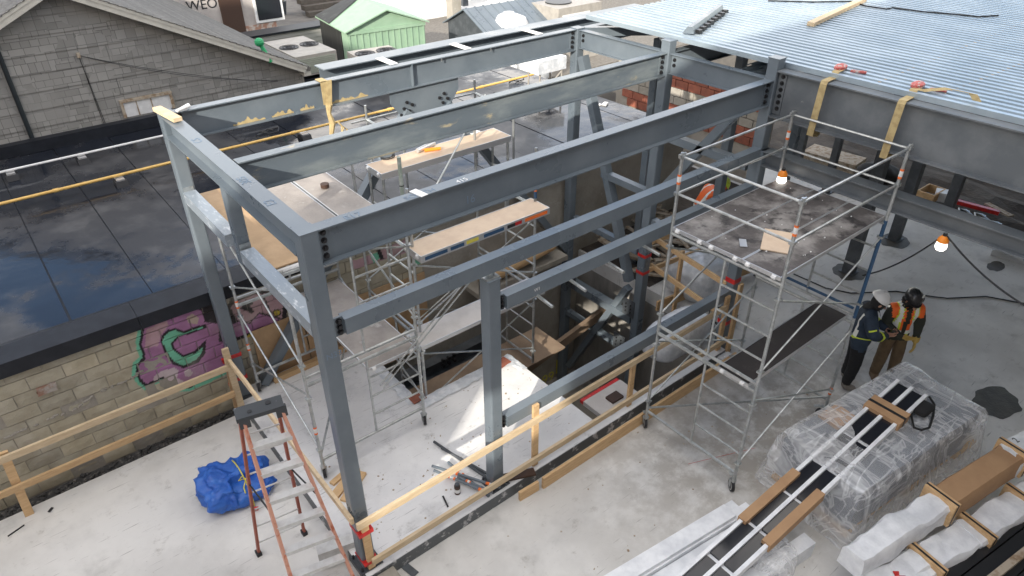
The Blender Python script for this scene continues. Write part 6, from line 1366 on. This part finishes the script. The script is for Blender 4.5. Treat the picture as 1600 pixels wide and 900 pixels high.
# worker in orange vest and black helmet, one arm down
J2 = std(shr=(-.19,-.02,1.39), elr=(-.26,-.06,1.12), wrr=(-.10,-.27,1.05), har=(-.06,-.31,1.06), ell=(.265,-.01,1.12), wrl=(.25,-.10,.88), hal=(.24,-.13,.82), head=(0,-.10,1.58), crown=(0,-.13,1.66), anl=(.15,.0,.09), tol=(.17,-.17,.05))
R2 = dict(RAD, pel=(.18,.15), sp1=(.185,.155), sp2=(.195,.155), chest=(.19,.145), shl=.105, shr=.105, ell=.085, elr=.085, knl=.095, knr=.095, anl=.08, anr=.08)
fb_ = AZ(1374, 592, 0); p2, sh2 = person('worker in orange high-visibility vest, khaki trousers and black helmet', (fb_.x+.02, fb_.y-.0, 0), R(-42), J2, R2, reg(.84), ['hoodie', 'pants_khaki', 'boot', 'skin'])
vt = lambda s_, c: tors(s_) and .93 < c.z < 1.47 and abs(c.x) < .235 and not (c.y < -.05 and abs(c.x) < .035)
def vm(c):
    if .985 < c.z < 1.045: return 1
    if c.z >= 1.045 and .085 < abs(c.x) < .135: return 1
    if .968 < c.z < 1.06 or (c.z >= 1.045 and .07 < abs(c.x) < .15): return 2
    return 0
sh2('vest', vt, .014, ['hivis', 'reflect', 'hivis_y'], vm); sh2('scarf', lambda s_, c: s_[0] in ('chest','neck') and s_[1] in ('neck','head') and 1.42 < c.z < 1.535, .035, 'black_cloth')
headgear(p2, Vector(J2['head'])+Vector((0,.005,.055)), 'helmet_black', .5); face(p2, Vector(J2['head'])+Vector((0,-.01,0)), .55)
m_ = MB(); m_.disc((0,0,0), .03, .006, (0,1,0)); c = mw1 @ Vector((0,0,0)); m_.v = [Vector(J2['head'])+Vector((.075,-.085,.12))+Matrix.Rotation(.6,3,'Z') @ p for p in m_.v]; m_.build('helmet_badge', 'reflect', p2, local=True)
for s_ in (-1, 1): m_ = MB().ball(Vector(J2['head'])+Vector((s_*.125,.01,.02)), (.03,.05,.055), 10, 6); m_.build('ear_defender', 'black_plastic', p2, True, local=True)
hand(p2, J2['wrl'], J2['hal'], 'glove', (-.5,0,-.3), 1); hand(p2, J2['wrr'], J2['har'], 'glove', (.2,-.3,.5), -1); sh2('glove_cuff', lambda s_, c: s_[0] == 'wrl' or (s_[0] == 'ell' and s_[2] > .86), .012, 'glove')
# worker far back under the deck, bending forward
J3 = std(sp2=(0,-.07,1.18), chest=(0,-.20,1.28), neck=(0,-.33,1.36), head=(0,-.42,1.42), crown=(0,-.48,1.48), shl=(.19,-.21,1.31), ell=(.26,-.33,1.08), wrl=(.15,-.50,.95), hal=(.12,-.55,.92), shr=(-.19,-.21,1.31), elr=(-.26,-.33,1.08), wrr=(-.15,-.50,.95), har=(-.12,-.55,.92))
R3 = dict(RAD, sp1=(.17,.14), sp2=(.185,.145), chest=(.18,.14), shl=.10, shr=.10)
q = AX(1100, 285, 9.1); p3, sh3 = person('worker in orange vest bending forward far back between the far columns', (q.x, q.y, 0), R(60), J3, R3, reg(.86), ['hoodie', 'pants_black', 'boot', 'skin'])
sh3('vest', lambda s_, c: tors(s_) and c.z > .92 and abs(c.x) < .235, .016, ['hivis', 'reflect', 'hivis_y'], lambda c: 1 if .09 < abs(c.x) < .14 or .99 < c.z < 1.04 else 0); headgear(p3, Vector(J3['head'])+Vector((0,0,.05)), 'hivis_y', .8); face(p3, J3['head'], .9)
hand(p3, J3['wrl'], J3['hal'], 'glove', (-.2,-.3,-.6), 1); hand(p3, J3['wrr'], J3['har'], 'glove', (.2,-.3,-.6), -1)
# ================================================================== unseen wall behind the camera, shaped to shade the site, pierced for sun patches
WB = -8.0; ZT = 12.1; TANY = math.tan(SUN_EL)/.515
def wx(pt): return pt.x+(WB-pt.y)/.515*.857
nb = thing('shade_wall', 'unseen wall behind the camera, shaped to shade the site and pass sun patches', 'building', (0, WB, 0))
def zray(y, z): return z+(y-WB)*TANY
g1a, g1b = AZ(706, 688, .2), AZ(905, 640, .2); oa, ob = sorted((wx(g1a), wx(g1b))); g2a, g2b = AZ(612, 845, .2), AZ(668, 790, .2); oc_, od = sorted((wx(g2a), wx(g2b)))
zs1, zt1 = zray(.55, .2), zray(.0, 1.75); zs2, zt2 = zray(-.15, .2), zray(.5, .2)
cols = [(-32, oc_, None), (oc_, od, (zs2, zt2)), (od, oa, None), (oa, ob, (zs1, zt1)), (ob, 26, None)]
if od > oa: cols = [(-32, oa, None), (oa, ob, (zs1, zt1)), (ob, 26, None)]
for x0, x1, op in cols:
    sl_ = lambda z0, z1: MB().poly([(x0, WB, z0), (x1, WB, z0), (x1-.42, WB-.25, z0), (x0-.42, WB-.25, z0)], z1-z0).build('wall', 'stucco', nb)   # jambs splayed
    if op is None: sl_(-3, ZT)
    else: sl_(-3, op[0]); sl_(op[1]+.2, ZT)
MB().box((-32.1, WB-.35, ZT), (26.1, WB+.08, ZT+.12)).build('coping', 'rough_conc', nb)
# added out-of-view blocks: right one dims the floor, left one shades the gable
sb_ = thing('right_shade_block', 'unseen block added at the right to keep skylight off the floor', 'building', (16, -11, 0))
MB().box((7.2, -18, -3), (34, -6.2, 10.5)).build('wall', 'stucco', sb_); MB().box((7.0, -18.2, 10.5), (34.2, -6.0, 10.7)).build('coping', 'rough_conc', sb_)
lb_ = thing('left_shade_block', 'unseen tall block added at the left to shade the gabled house', 'building', (-20, 3, 0))
MB().box((-28, -3.6, -3), (-15, 10.5, 13.0)).build('wall', 'brick', lb_); MB().box((-28.2, -3.8, 13.0), (-14.8, 10.7, 13.2)).build('coping', 'rough_conc', lb_)
